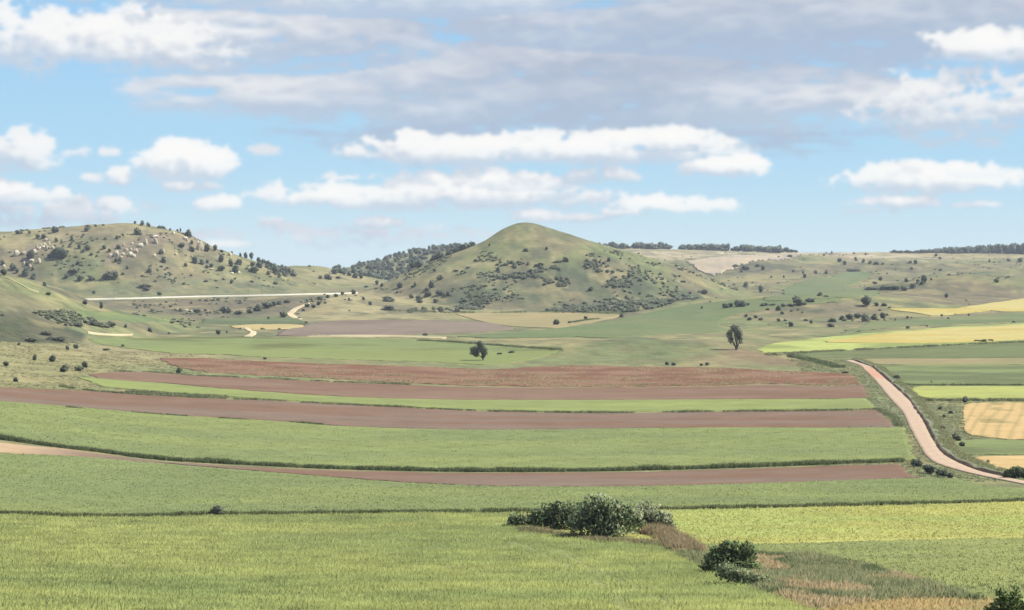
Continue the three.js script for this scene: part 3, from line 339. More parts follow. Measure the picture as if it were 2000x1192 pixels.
const SHRUBS = {
  rocky: [[-533.8, 1702, 5.8, 4.1], [-529.8, 1701.6, 3.5, 2.3], [-519.5, 1696.9, 3.5, 2.9], [-489.4, 1690, 9.7, 5.7], [-457.4, 1695.5, 5.7, 6.3], [-463.5, 1660.1, 3.9, 5], [-503.6, 1673.4, 5.1, 4], [-496.4, 1670.9, 5.7, 5.1], [-479.7, 1658.2, 3.9, 4.5], [-450.7, 1640.6, 4.4, 5], [-440.9, 1637.7, 6.6, 5.5], [-444.1, 1633.8, 3.9, 3.9], [-496.1, 1625.2, 10.5, 8.3], [-424.2, 1641.2, 5, 4.4], [-417.8, 1635, 5.5, 3.3], [-410.5, 1643.8, 5.5, 4.4], [-417.5, 1665.7, 3.3, 3.9], [-400.7, 1686.1, 9.6, 7.3], [-416, 1739.1, 2.9, 2.9], [-405.6, 1728.4, 4.6, 5.2], [-399.7, 1731.7, 4.6, 4.6], [-442.9, 1608.1, 4.3, 3.8], [-434.6, 1628, 3.8, 2.7], [-428.6, 1633.6, 2.7, 2.2], [-405, 1611.2, 3.8, 4.3], [-400.9, 1611.5, 3.8, 4.3], [-496.6, 1613, 3.8, 4.4], [-487.3, 1601, 3.8, 3.8], [-507.7, 1601.7, 8.2, 6.6], [-522.4, 1614.9, 5.5, 5], [-490.4, 1589.1, 8.6, 8.1], [-479.8, 1579.7, 8.6, 5.9], [-289.2, 897.6, 4.3, 3.7], [-500.8, 1594.4, 4.9, 4.3], [-277, 933, 2.2, 2.5], [-446.7, 1580.6, 6.4, 4.3], [-431, 1572, 8.5, 5.3], [-419.9, 1572.4, 10.6, 4.2], [-402.8, 1575.4, 15.8, 7.4], [-396.1, 1573.4, 5.3, 8.4], [-442.5, 1591.4, 17.2, 3.2], [-391.4, 1585.4, 4.8, 2.7], [-366.2, 1592.4, 4.2, 4.8], [-390.4, 1598.2, 3.2, 3.7], [-262.8, 892.7, 3.3, 1.8], [-405.8, 1528.8, 3.6, 3.1], [-358, 1540.9, 7.7, 3.6], [-361.7, 1552.8, 15.5, 3.1], [-388.8, 1746, 10.5, 2.9], [-379.3, 1748.9, 3.5, 2.3], [-374.8, 1765.2, 3.5, 2.3], [-370.2, 1759.7, 2.3, 4.1], [-357.8, 1744, 10.4, 7.5], [-351.4, 1677.9, 7.8, 5], [-342.2, 1683.6, 7.3, 6.1], [-347.3, 1708.8, 4, 5.1], [-330.4, 1707.3, 7.3, 7.9], [-324.5, 1722.8, 5.1, 6.3], [-317.7, 1725.3, 4.6, 2.8], [-365.9, 1642.5, 5.5, 4.9], [-358.9, 1622.6, 6.5, 5.9], [-331, 1644, 6, 7.1], [-324.1, 1646.6, 6, 4.9], [-319.5, 1653.2, 3.8, 3.8], [-313.1, 1642.4, 4.9, 3.8], [-316.8, 1636.6, 3.8, 3.2], [-337.7, 1629.8, 3.8, 3.8], [-308.8, 1673.9, 7.2, 7.7], [-302, 1636.7, 9.2, 5.4], [-288.5, 1645.1, 9.8, 7.6], [-291.6, 1681.2, 11.1, 6.1], [-297.7, 1666.7, 5.5, 7.2], [-313.4, 1761.3, 4.1, 2.3], [-308.9, 1791.6, 3, 4.1], [-303, 1791, 5.3, 5.9], [-302.8, 1831.7, 5.4, 7.8], [-285.4, 1775.4, 7, 5.8], [-281.6, 1784, 5.9, 4.7], [-278.9, 1693.6, 5.6, 4.5], [-273.1, 1668.3, 11, 6.6], [-275, 1778.9, 7, 5.8], [-255.4, 1701.8, 12.3, 7.8], [-259, 1675.2, 5.5, 4.4], [-247.1, 1671.7, 3.8, 3.3], [-271.4, 1698.5, 3.9, 5.6], [-281.3, 1671.7, 3.9, 3.3], [-263, 1799, 10.6, 5.9], [-253.4, 1773.3, 9.3, 5.8], [-242.3, 1742.5, 9.1, 4.6], [-245.7, 1703.9, 6.7, 3.9], [-366.9, 1595.6, 4.8, 4.3], [-350.1, 1594.3, 3.2, 1.6], [-346.2, 1598, 4.2, 1.6], [-336.2, 1607.3, 2.7, 1.6], [-327.3, 1606.8, 3.2, 1.6], [-308.7, 1589.2, 4.7, 2.1], [-300.7, 1598.5, 3.2, 1.6], [-283, 1589.8, 4.2, 3.7], [-267, 1614.9, 5.8, 1.6], [-327.8, 1574.3, 4.7, 2.1], [-244, 1622.5, 5.3, 3.2], [-338.3, 1511.3, 5.5, 3.5]],
  stream: [[-250.3, 923.7, 4.4, 2.5], [-244.4, 937.9, 2.5, 3.8], [-169, 905.4, 3, 2.7], [-170, 938.8, 1.5, 1.2], [-173.6, 1194.6, 6.3, 4.7], [-181.4, 1172.4, 2.7, 1.9], [-146.2, 1118.7, 2.6, 1.5], [-227.3, 1249.1, 9.9, 4.9], [-213.8, 1229.6, 8.1, 3.2], [-209, 1253.5, 6.6, 3.3], [-205.4, 1276.6, 9.2, 5], [-202.6, 1298.9, 9.4, 5.1], [-199.3, 1318.6, 6.1, 3.9], [-196.6, 1329.9, 7, 3.1], [-191.7, 1341, 6.2, 2.6], [-166.1, 1362.8, 6.2, 3.1], [-161.5, 1380.4, 5.4, 2.7], [-155.6, 1391.9, 5.5, 2.7], [-152.7, 1415.6, 3.7, 3.2], [-148.5, 1474.8, 5.8, 4.3], [-170.4, 1310.8, 5.2, 3], [-164.4, 1303.6, 4.3, 3], [-162.8, 1325.4, 3.9, 3], [-169.6, 1279.4, 2.9, 2.1], [-140.7, 1361.6, 2.7, 2.7], [-130, 1379.8, 3.2, 2.3], [-195.9, 2044.7, 4.7, 5.3], [-170.1, 1836.9, 5.4, 2.4], [-229.9, 1966, 12.9, 6.4], [-229.9, 2034.2, 9.3, 6.7], [-217.8, 2044, 4, 5.3], [-238, 1959.2, 6.4, 4.5], [-219.8, 1989.8, 6.5, 3.3], [-269.9, 2098.8, 5.5, 2.1], [-254.3, 2018, 3.3, 2], [-207.7, 902.6, 2.7, 2.4], [-198.8, 912.9, 2.1, 1.2], [-228.5, 827.1, 7.2, 2], [-224.6, 847.7, 8.5, 2.6], [-219.7, 861.1, 7.5, 2.3], [-215.4, 877.6, 2.9, 1.8], [-274.2, 1345.9, 2.2, 2.2], [-265.4, 1260.4, 5.9, 2.5], [-248.5, 1241.3, 7.4, 3.3], [-207.5, 997.4, 2.6, 1.3]],
  cone: [[-22.5, 1572.1, 2.6, 2.6], [13.5, 1538.3, 6.5, 3], [-35.2, 1527.4, 3.5, 2.5], [-24.2, 1523.8, 2.5, 2], [-75.7, 1533.8, 5, 2.5], [-68.6, 1498.4, 7.3, 4.4], [-108.2, 1521.4, 9.4, 5], [-92.2, 1500.8, 3.9, 3.9], [-95.1, 1501.3, 3.9, 2], [-75.3, 1476.7, 5.3, 6.7], [-79.3, 1471.2, 7.7, 2.9], [-13.1, 1492.4, 3.9, 3.9], [23.2, 1491.1, 4.8, 2.4], [-128.8, 1560.7, 3.6, 3.6], [-167.5, 1953, 5.1, 5.7], [-114.4, 1571.7, 2.6, 2.6], [-106.4, 1574.8, 2.6, 2.1], [-130.4, 1379.3, 3.2, 2.7], [-121.5, 1532.7, 2, 1.5], [-120.7, 1341, 3.5, 3.1], [-109.6, 1388.4, 11.8, 4.5], [-102.7, 1305.6, 11.9, 3.8], [-93.6, 1461.5, 4.8, 3.8], [-85.3, 1449.7, 9.4, 3.8], [-77.7, 1457.5, 8.1, 4.3], [-67, 1452.2, 8, 4.7], [-58.7, 1445.2, 4.7, 4.7], [-69.6, 1428.8, 6.5, 3.7], [-82.3, 1407.1, 8.2, 3.2], [93.6, 1516.6, 4.9, 3.9], [50.7, 1502.1, 6.3, 4.4], [43.8, 1499, 8.8, 1.9], [94.6, 1479, 3.4, 2.4], [119.5, 1470.9, 4.3, 2.9], [122.3, 1524.3, 3, 2], [109.7, 1474.1, 4.3, 4.8], [72.3, 1435.9, 6.5, 3.7], [33.9, 1536.4, 3, 3], [27.6, 1491.7, 5.8, 2.9], [181.7, 1483.1, 5.3, 4.4], [99.3, 1300.1, 3.4, 2.5], [-59.4, 1314.7, 4.3, 3.8], [-45.8, 1318, 5.1, 3.4], [143.5, 1189.9, 1.9, 2.3], [2.4, 1498.8, 5.8, 1.9], [142.8, 1515.5, 4, 2.5], [164.5, 1511.6, 5.9, 2]],
  middle: [[31.1, 1099.5, 6.1, 3.6], [41, 1117.5, 4, 1.8], [54.1, 1156.1, 3, 2.6], [81.4, 1165, 4.2, 3], [-49.1, 888.7, 4, 1.4]],
  right: [[160.1, 1181.3, 5.4, 3.9], [164.5, 1185.3, 3.9, 3.5], [171.6, 1184.1, 10.1, 5.1], [178.6, 1189.4, 3.1, 2], [189.1, 1180.5, 7.8, 2.3], [195.6, 1180.3, 7, 1.6], [201.5, 1169.9, 4.6, 2.7], [207.3, 1170.7, 5.4, 2.3], [212.6, 1174.4, 7.8, 6.6], [224.7, 1186.1, 7.8, 3.1], [218.5, 1175.4, 4.7, 2.3], [237.9, 1216.3, 6.4, 3.2], [241.2, 1209.2, 5.6, 1.6], [263.2, 1168.7, 8.6, 7], [270.7, 1169.8, 4.7, 2.7], [188, 1157.3, 3, 1.5], [195, 1151.9, 3.8, 3.8], [193.8, 1129.1, 4.1, 2.2], [202.9, 1143.7, 2.6, 1.5], [208.6, 1148.5, 1.9, 1.5], [208.8, 1132.9, 2.2, 1.5], [166.1, 1118.2, 2.9, 1.8], [164, 1087.2, 3.6, 2.1], [171.1, 1103.3, 4.4, 2.2], [171.3, 1084.7, 3.6, 1.8], [181.5, 1071.9, 2.8, 2.1], [185.8, 1070.7, 2.1, 1.4], [180.7, 1020.2, 5, 3], [200.1, 1072.5, 3.2, 1.4], [198.9, 1047.7, 2.4, 2.4], [215.7, 1060.2, 7, 2.5], [226.1, 1078.6, 5, 2.9], [232.3, 1082.9, 7.2, 3.6], [239.5, 1091.7, 5.1, 3.3], [238.4, 1063.1, 7.1, 5], [248, 1077.5, 5.7, 4], [257.2, 1091.6, 4.4, 4], [204.2, 1009.8, 7.4, 2.3], [274.2, 1846.9, 6.7, 6.1], [258.8, 1639, 5.4, 7], [378.9, 2038.9, 5.4, 5.4], [396.7, 2146.5, 4.3, 4.3], [407.8, 2113.8, 4.9, 4.2], [420.9, 2110.6, 5.6, 3.5], [388.4, 2174.3, 4.3, 2.9], [337.8, 2051, 3.4, 2.7], [352.2, 2041.6, 2.7, 3.4], [501.4, 2412.2, 7.2, 5.6], [532, 2437.6, 4.9, 6.5], [536.9, 2406.5, 7.2, 5.6], [474.2, 2246.1, 6, 5.2], [326.6, 2209.8, 14.5, 5.8], [316.9, 2232.6, 11.7, 3.7], [347.8, 2230.7, 7.3, 3.7], [350.7, 2203.3, 7.2, 7.2], [318.2, 2186.7, 6.5, 2.9], [435, 2466.8, 9, 4.1], [415, 2452.6, 3.2, 3.2], [469.5, 2163.8, 21.6, 4.3], [584.6, 2932.1, 2.9, 3.9], [599.7, 2954.9, 3.9, 4.9], [627.9, 2894.4, 4.8, 2.9], [636.4, 2836.2, 4.7, 3.8], [491.5, 2481, 4.1, 3.3], [400.3, 1711.5, 4.6, 4.6], [380.8, 1653.2, 5.5, 2.8], [394.2, 1574, 4.2, 3.7], [404.7, 1547.5, 6.8, 7.3], [400.8, 1556, 5.2, 3.1], [400.9, 1540.5, 6.2, 3.1], [388.5, 1527.2, 8.2, 4.6], [377.2, 1517.7, 7.1, 4.6], [352.8, 1547, 16.5, 3.1], [364.7, 1537.9, 12.3, 4.1], [371.9, 1530.4, 11.3, 4.1], [398, 1442.6, 3.9, 3.9], [415.1, 1560.1, 3.1, 2.1], [544.6, 2146.9, 4.3, 3.6], [581.1, 2137.3, 4.3, 2.9], [529.5, 1908.7, 5.1, 1.9], [751.5, 2791.4, 7.5, 4.7], [705.6, 2598.9, 8.7, 3.5], [568.6, 2219.1, 6.7, 6], [562.9, 2227.7, 9, 3.7], [784.5, 2490.2, 6.8, 5.1], [787.6, 2442.3, 11.7, 6.7], [740.3, 2443, 5, 4.1], [469.2, 1525.3, 4.7, 3.6], [276.6, 1171, 5.5, 2.3], [300.3, 1083, 2.9, 1.5], [303.8, 1112.7, 2.2, 1.5], [274.4, 1092.1, 2.6, 1.5], [325, 1119.7, 1.9, 1.5], [265.7, 1008, 2, 1], [245, 828.2, 3.9, 1.1], [248.2, 827.9, 4.5, 1.4], [253.1, 831.9, 2.8, 1.1], [508.7, 2237.4, 7.5, 3.7], [513.8, 2221.8, 8.9, 4.4], [522.1, 2217.3, 5.9, 3]],
  meadow: [[-183.8, 606.3, 2.1, 2.1], [-177.4, 608.1, 3.1, 2.7], [-179.1, 556.9, 2.3, 1.7], [-159.4, 560.9, 3.6, 2.5], [-157.7, 572.6, 3.5, 1.7], [-161.4, 594.2, 3.2, 2.2], [-199.9, 721.5, 2.7, 1.9], [-198.4, 702.2, 1.7, 1.9], [-216.7, 691.4, 1.4, 1.2], [-156.9, 497.1, 2.2, 1.4], [-127.6, 603.6, 2.6, 2], [-188.5, 731.1, 3.4, 1], [-190.5, 770, 2.1, 1.3], [0, 754.9, 3.9, 1.2], [-5.9, 749.7, 2.9, 1], [68.2, 692.4, 2.3, 1.4], [70.8, 688.8, 2.7, 1.3], [82.3, 683.9, 1.8, 1.1], [85.1, 686.9, 2.7, 1.3], [129.3, 729.6, 2.9, 1.4], [133.9, 631.3, 3.4, 1], [-112.2, 714.4, 2.1, 0.9], [-221.5, 724.7, 7.4, 1.7], [-217.5, 751.6, 10.2, 2], [-227.4, 768.8, 6.8, 1.8]],
  track: [[84.3, 327.6, 2.7, 1.6], [82.3, 310, 3.1, 1.7], [83, 303.5, 2.7, 1.4], [83.7, 299.7, 1.6, 1], [142.8, 495.7, 2.3, 1.7], [122.8, 446.6, 1.4, 0.8], [111.7, 407.4, 1.9, 1.4], [127.8, 457.7, 1.4, 0.9], [107.9, 381.9, 2.3, 1.8], [105.7, 369, 1.5, 1.1], [101.5, 335, 1.1, 0.7], [128.4, 471.3, 1.9, 1], [145.9, 596.6, 3.2, 1.8], [154.7, 580.1, 1, 0.6]],
  crop: [[-43.2, 230.6, 3, 1.3]],
};
const ROCKS = [[-513.6, 1634.1, 4.2, 5.8], [-507.2, 1635.6, 4.2, 2.5], [-495.8, 1636.2, 2.9, 3.3], [-484.7, 1615.9, 2.1, 4.9], [-496.3, 1645.7, 1.7, 4.2], [-492.7, 1643.1, 2.5, 2.5], [-489.6, 1645.9, 3.3, 2.5], [-484.8, 1640.7, 2.1, 4.2], [-484.7, 1651.5, 1.3, 4.2], [-490.8, 1654.2, 2.1, 2.5], [-492.7, 1664.7, 3, 2.5], [-478.6, 1642.6, 2.5, 2.1], [-500.9, 1617.6, 2.1, 2.9], [-492.1, 1607.8, 3.3, 4.1], [-493.8, 1620.2, 3.7, 2.5], [-408.1, 1624.5, 4.1, 6.5], [-402.5, 1621.2, 2.8, 2.4], [-413.7, 1623.3, 2.9, 2.9], [-401.7, 1627.5, 2.5, 2.5], [-401.2, 1638.6, 2.9, 2.9], [-393.8, 1627.8, 4.1, 4.1], [-390.3, 1626.2, 3.3, 3.3], [-390.7, 1638, 3.3, 4.1], [-389.4, 1653, 4.1, 4.1], [-385.5, 1660.6, 2.1, 6.6], [-406.8, 1651.7, 1.7, 2.9], [-399.3, 1657.2, 2.1, 2.5], [-397.2, 1641.9, 2.1, 1.6], [-484.4, 1644.8, 1.7, 2.1], [-494.2, 1653.5, 1.7, 1.7], [-519, 1608.7, 2.9, 3.3], [-376.9, 1667.9, 3.3, 6.7], [-381.3, 1683.7, 5, 2.1], [-389.6, 1654.4, 3.3, 3.7], [-386, 1663.3, 2.1, 5.8], [-354.3, 1709.8, 3.8, 3.8], [-351.1, 1749.7, 2.2, 2.6], [-337.1, 1702.4, 5.1, 9.3], [-345.9, 1736.4, 2.6, 3.5], [-308.9, 1723.4, 3.4, 5.1], [-364.3, 1645.7, 2.9, 4.9], [-311.8, 1634.7, 3.6, 1.5], [-367.2, 1709.7, 2.6, 3], [-352.6, 1652.9, 2.5, 2.5], [-370.6, 1632.5, 2.4, 2.4], [-359.7, 1637.1, 1.6, 2.5], [-391.6, 1637.2, 2.9, 3.7], [-290.9, 1635.6, 3.2, 2], [-285.4, 1645.3, 2.8, 2], [-264, 1275.3, 3.4, 1.7], [-257.8, 1263.1, 2.5, 1.3], [-272.1, 1280, 2.1, 1.3]];
const SPOTS = { big_oak: [-466.5, 1623.2, 20.9, 11.5], lone_tree: [107.2, 754.7, 8.9, 12.9], mid_tree: [-15.3, 721.8, 8.4, 9.4], thick_a: [11.6, 197.5, 8.4, 4.6], thick_b: [5.8, 208.6, 7.1, 3.4], thick_c: [1.4, 212.9, 3.5, 1.8], thick_d: [17.8, 205.8, 5.4, 3.2], oak_near: [20.7, 147.8, 6.1, 3], oak_skirt: [19.8, 126.2, 3.7, 1.7], corner_bush: [27.4, 86.6, 2.4, 1.8], right_bush: [95.8, 297.7, 5.1, 2.2], pole_a: [-243.1, 1452.8, 1, 10.5], pole_b: [-231.7, 1458.5, 1, 10.6], pole_c: [-362, 1431.9, 1, 8.6], pole_d: [-354.8, 1440.4, 1, 7.7] };
const AREAS = {
  t1: [[-50.9, 1397.8], [-44.4, 1437.8], [-25.7, 1438.7], [-17.6, 1422.3], [-22.8, 1404.2], [-41.6, 1347.7]],
  t2: [[-16.3, 1473.5], [-7.2, 1479.9], [12, 1480.1], [9.5, 1469.7], [-7.2, 1470.1]],
  t3: [[8.6, 1463.9], [16.8, 1481.9], [26.6, 1489], [41.1, 1488.1], [53.4, 1466.8], [51.6, 1443.9], [28.1, 1441.6], [18.8, 1447.5]],
  t4: [[66.9, 1492.1], [70.9, 1505.6], [86.3, 1518.4], [92.7, 1501.5], [90.2, 1476.4], [76.8, 1477.6]],
  t5: [[87.7, 1450.6], [92.9, 1466.2], [110.4, 1477.9], [116.2, 1459.9], [108.1, 1447], [93.8, 1443.2]],
  t6: [[24.2, 1327.5], [40.7, 1393], [69.1, 1418.4], [102.2, 1430], [141.6, 1452.7], [189.2, 1512.5], [179.8, 1476], [121.5, 1246], [90.3, 1207.4], [48.8, 1250.5]],
  t7: [[-14.7, 1503.7], [0, 1509.7], [19.5, 1502.8], [14.5, 1492], [-4.8, 1493]],
  t8: [[-89.6, 1312.3], [-75.1, 1358.6], [-48.2, 1348.4], [-46.8, 1309.2], [-83.7, 1287.2]],
  wood_left: [[-240.1, 2052.9], [-264.2, 2711.9], [-209.1, 2682.2], [-151.2, 2738.4], [-83.2, 2698.2], [-38.9, 1599], [-61.8, 1587.1], [-103.3, 1590.6], [-185.6, 2332.1], [-197.9, 2030.9], [-229.7, 2020.3]],
  wood_right: [[89.8, 1580.7], [230.1, 2834.6], [324.2, 2852.5], [417.2, 2855.1], [447.2, 2477], [446.7, 2473.7], [353.5, 2721.4], [269.9, 2770.6], [102, 1570.1]],
  wood_far_right: [[676.1, 2832.4], [791, 2865.7], [974.7, 3001.5], [1034.2, 2948.7], [1009.3, 2877.8], [827.1, 2830], [678.8, 2824.6]],
  ridge_wood: [[-292.5, 1783.7], [-277.6, 1780.8], [-303.1, 2073.8], [-240.7, 1785.8], [-241.3, 1688.3], [-255.5, 1673.7], [-270.3, 1681]],
  hollow: [[348.2, 1553.3], [374.2, 1599.7], [396.5, 1544.8], [396.2, 1524.5], [371.6, 1505.1], [346.8, 1524.9]],
  knoll: [[277.8, 2165.2], [303.8, 2226.8], [337, 2255.7], [391.7, 2275.8], [415.7, 2206.5], [349.1, 2149.2], [298.7, 2138.6]],
  mound_right: [[368.6, 1492.8], [397.6, 1529.9], [426.8, 1545.8], [460.3, 1540.2], [484.9, 1507.5], [444.6, 1354.6], [355.5, 1215.5], [315.3, 1212.8]],
  brown_knoll: [[184.5, 1158.6], [212.8, 1169.2], [245.7, 1181.4], [264.8, 1164.1], [279.8, 1132.8], [249.4, 1096], [213.3, 1093.6], [190.3, 1126.3]],
  mound_mid: [[26.8, 748.2], [46, 785.6], [70.2, 863.2], [85.8, 799.7], [98.9, 760.1], [105.1, 734.3], [77.3, 720.3], [46.4, 714.1]],
  rust_tail: [[94.2, 742.6], [107.2, 749.3], [120.3, 739.7], [129.1, 708.6], [130.6, 669.4], [114.5, 677], [101.5, 709.4]],
  road_slope: [[-354.2, 1362.6], [-305, 1401.2], [-162.7, 1390.7], [-170.4, 1310.8], [-196.5, 1162.3], [-208, 1103.1], [-262.3, 1204.6], [-308.6, 1266]],
  gully: [[-231.2, 1247.9], [-222.2, 1290], [-200.6, 1342], [-176.1, 1355.2], [-187.4, 1310.6], [-200.4, 1233], [-215.7, 1206.6]],
  crag_a: [[-416.9, 1614.7], [-409.7, 1638.4], [-395.5, 1657.2], [-389.2, 1712.5], [-373.4, 1696.4], [-368.4, 1648.8], [-386.2, 1618.1], [-407.4, 1608.2]],
  crag_b: [[-500, 1629.2], [-497.6, 1666], [-483.2, 1663], [-472, 1636.8], [-484.8, 1622.7]],
  crag_c: [[-558.3, 1653.1], [-534.9, 1647.3], [-503.2, 1631.2], [-477.3, 1597.3], [-286.5, 918.7], [-527.9, 1593.2]],
  crag_d: [[-353.2, 1673.6], [-355, 1749.6], [-354.4, 1819.3], [-328.1, 1718.6], [-335.9, 1668.5]],
  spur_dark: [[-284.8, 782.6], [-270.1, 814.9], [-254.7, 833.7], [-234.8, 830.5], [-215.5, 804.6], [-210, 773.4], [-213.8, 730.6], [-226.9, 697.7], [-237.5, 652.3]],  // outline of the very dark ground tone on the near spur
  weeds_bank: [[18.8, 198.9], [20.7, 192], [21.3, 163.3], [27.3, 174.2], [33.4, 170.6], [35.6, 156.1], [35.2, 141.9], [33, 119], [31.7, 105.5], [30.4, 109.5], [26.5, 108.1], [22.6, 101.6], [18.3, 93.7], [19, 112.1], [19.5, 149.2], [18.4, 170.6]],
};
const PATCHES = [[-452.1, 1698.5, 121.4, 39, 'tan', 0.6], [-509, 1667.8, 48.8, 46.6, 'tan', 0.4], [-491, 1652.5, 26.8, 24.2, 'rocky', 0.85], [-398.2, 1634.9, 31.9, 24, 'rocky', 0.85], [-383.4, 1675.1, 24.5, 46.2, 'rocky', 0.8], [-512.7, 1627.7, 26.4, 23.6, 'rocky', 0.7], [-352.9, 1711.5, 22.2, 34.9, 'rocky', 0.6], [-330.7, 1642.4, 21.3, 15.6, 'rocky', 0.6], [-413.6, 1591.8, 82.7, 38.6, 'lush', 0.5], [-346.4, 1641.1, 53.3, 32.5, 'lush', 0.35], [-298.9, 1614, 78.7, 18.6, 'tan', 0.45], [-269.2, 1593.8, 67.3, 25.5, 'sage', 0.6], [-325.4, 1540.9, 130.2, 23.4, 'sage', 0.55], [-246.8, 1332.2, 112.5, 77.6, 'earth', 0.95], [-257, 1363.4, 88.6, 48.5, 'earth', 0.8], [-186.8, 1368.9, 35.6, 34.9, 'sage', 0.5], [-256.4, 1282.7, 16.7, 55.9, 'rust', 0.85], [-256.6, 840.1, 32.8, 32.7, 'sage', 0.5], [-266.3, 845, 16.5, 24.6, 'lush', 0.4], [-182.2, 636.8, 41.4, 96.8, 'straw', 0.55], [-142.7, 562.5, 27.4, 31, 'straw', 0.4], [-167.8, 737.1, 33.5, 56.3, 'tan', 0.45], [-154.5, 505.2, 13.1, 21.1, 'straw', 0.4], [-136.6, 1355.8, 39.6, 283.8, 'tan', 0.75], [-101.6, 1564, 35.6, 485, 'tan', 0.5], [-37, 1519.9, 44.4, 8.7, 'tan', 0.9], [-52.4, 1464.9, 30.9, 30.9, 'earth', 0.5], [-15.3, 1569.3, 28, 37.9, 'lush', 0.35], [14.8, 1523.7, 44.6, 32.4, 'deep', 0.25], [138.4, 1522.2, 49.5, 548.5, 'lush', 0.35], [38, 1460.9, 80.7, 29.7, 'sage', 0.6], [28.5, 1462, 33.2, 25.2, 'deep', 0.6], [80.2, 1495.9, 19.4, 21.5, 'deep', 0.6], [101.9, 1459.5, 19, 15.5, 'deep', 0.6], [96.1, 1408.3, 82.4, 102.1, 'deep', 0.75], [-32.3, 1421.1, 27.7, 46.4, 'deep', 0.55], [0, 1475.2, 24, 9.3, 'deep', 0.5], [10.1, 1555.2, 60.6, 40, 'olive', 0.6], [-60.8, 1247.7, 81.1, 38.8, 'tan', 0.6], [-145.5, 1243.4, 32.3, 71.8, 'tan', 0.5], [309.7, 2724.6, 212.4, 232.7, 'pink', 0.8], [577.6, 2779, 162.5, 294.7, 'pink', 0.95], [779.2, 2823, 165.1, 145.8, 'pink', 0.7], [309.4, 1984, 58, 238.6, 'straw', 0.55], [410.4, 2256.6, 146.6, 124.4, 'earth', 0.6], [582.1, 2185.5, 156.2, 211, 'earth', 0.5], [414.5, 1483.5, 53, 167.3, 'earth', 0.55], [238.7, 1147.8, 37.3, 40.3, 'earth', 0.6], [328, 2219.5, 43.3, 46.6, 'deep', 0.5], [827.1, 2830, 110.3, 123, 'straw', 0.8], [411.4, 1583, 61.7, 250.8, 'straw', 0.4], [585.7, 1898.3, 49.3, 332.5, 'sage', 0.4], [111.5, 714.4, 25.5, 29, 'rust', 0.5], [96.6, 742.8, 24.1, 22.1, 'straw', 0.45], [65.9, 780.1, 22.8, 57.5, 'deep', 0.6], [48.4, 744.2, 21.8, 13.1, 'sage', 0.5], [16.2, 828.7, 29.6, 42.4, 'straw', 0.6], [35.5, 728.3, 28.4, 20.5, 'lush', 0.4], [123.8, 679.8, 19.9, 26, 'lush', 0.4], [112.1, 410.1, 8, 99.3, 'sage', 0.6], [131, 551.7, 5.4, 95.1, 'sage', 0.4], [93.1, 361.8, 4.7, 33.6, 'sage', 0.5], [21.4, 198.9, 3.9, 21.2, 'rust', 0.35], [-255, 1962.4, 38.3, 164, 'straw', 0.6], [-196.7, 2018.4, 32.8, 77.1, 'straw', 0.6], [-215.1, 882.3, 43, 27, 'lush', 0.45], [164.3, 1011, 49.3, 145.7, 'lush', 0.3], [99.4, 899.3, 17.5, 106.8, 'straw', 0.35]];
// ---------- helpers ----------
let seedNow = 1;
const seedTo = (s) => { seedNow = s | 0; };
const rand = () => { seedNow = (seedNow + 0x6d2b79f5) | 0; let t = Math.imul(seedNow ^ (seedNow >>> 15), 1 | seedNow); t = (t + Math.imul(t ^ (t >>> 7), 61 | t)) ^ t; return ((t ^ (t >>> 14)) >>> 0) / 4294967296; };
const rr = (a, b) => a + (b - a) * rand();
const taken = new Map();
const numbered = (n) => { const k = taken.get(n) ?? 0; taken.set(n, k + 1); return k ? n + '_' + String(k).padStart(3, '0') : n; };
function put(o, name, userData) { o.name = numbered(name); o.userData = userData; o.traverse((m) => { if (m.isMesh) { m.castShadow = true; m.receiveShadow = true; } }); scene.add(o); return o; }
function part(name, geometry, material, parent) { const m = new THREE.Mesh(geometry, material); m.name = name; parent.add(m); return m; }
const mixc = (a, b, t) => [lerp(a[0], b[0], t), lerp(a[1], b[1], t), lerp(a[2], b[2], t)];

// grain textures: what the soil and sward are made of, one tile repeated and broken up by vertex colours
function grainTexture(size, fn, seed) {
  const data = new Uint8Array(size * size * 4);
  for (let y = 0; y < size; y++) for (let x = 0; x < size; x++) {
    const c = fn(x / size, y / size, seed), o = (y * size + x) * 4;
    data[o] = clamp(c[0], 0, 1) * 255; data[o + 1] = clamp(c[1], 0, 1) * 255; data[o + 2] = clamp(c[2], 0, 1) * 255; data[o + 3] = 255;
  }
  const t = new THREE.DataTexture(data, size, size); t.wrapS = t.wrapT = THREE.RepeatWrapping; t.magFilter = THREE.LinearFilter; t.needsUpdate = true;
  return t;
}
const tnoise = (u, v, fx, fy, s) => { // tiling value noise
  const x = u * fx, y = v * fy, ix = Math.floor(x), iy = Math.floor(y), a = x - ix, b = y - iy, p = a * a * (3 - 2 * a), q = b * b * (3 - 2 * b), H = (i, j) => hash2(((i % fx) + fx) % fx, ((j % fy) + fy) % fy, s);
  return lerp(lerp(H(ix, iy), H(ix + 1, iy), p), lerp(H(ix, iy + 1), H(ix + 1, iy + 1), p), q);
};
const swardTex = grainTexture(512, (u, v, s) => { const n = 0.34 * tnoise(u, v, 9, 9, s) + 0.3 * tnoise(u, v, 37, 37, s + 1) + 0.36 * tnoise(u, v, 128, 128, s + 2), w = tnoise(u, v, 23, 23, s + 5); const g = 0.5 + 0.62 * n; return [g * lerp(0.95, 1.04, w), g, g * lerp(1.02, 0.9, w)]; }, 3);
const soilTex = grainTexture(512, (u, v, s) => { const n = 0.3 * tnoise(u, v, 6, 40, s) + 0.35 * tnoise(u, v, 45, 90, s + 1) + 0.35 * tnoise(u, v, 150, 150, s + 2), w = tnoise(u, v, 14, 30, s + 7); const g = 0.56 + 0.5 * n; return [g * lerp(0.96, 1.03, w), g * lerp(1, 0.98, w), g * lerp(1.03, 0.96, w)]; }, 13);
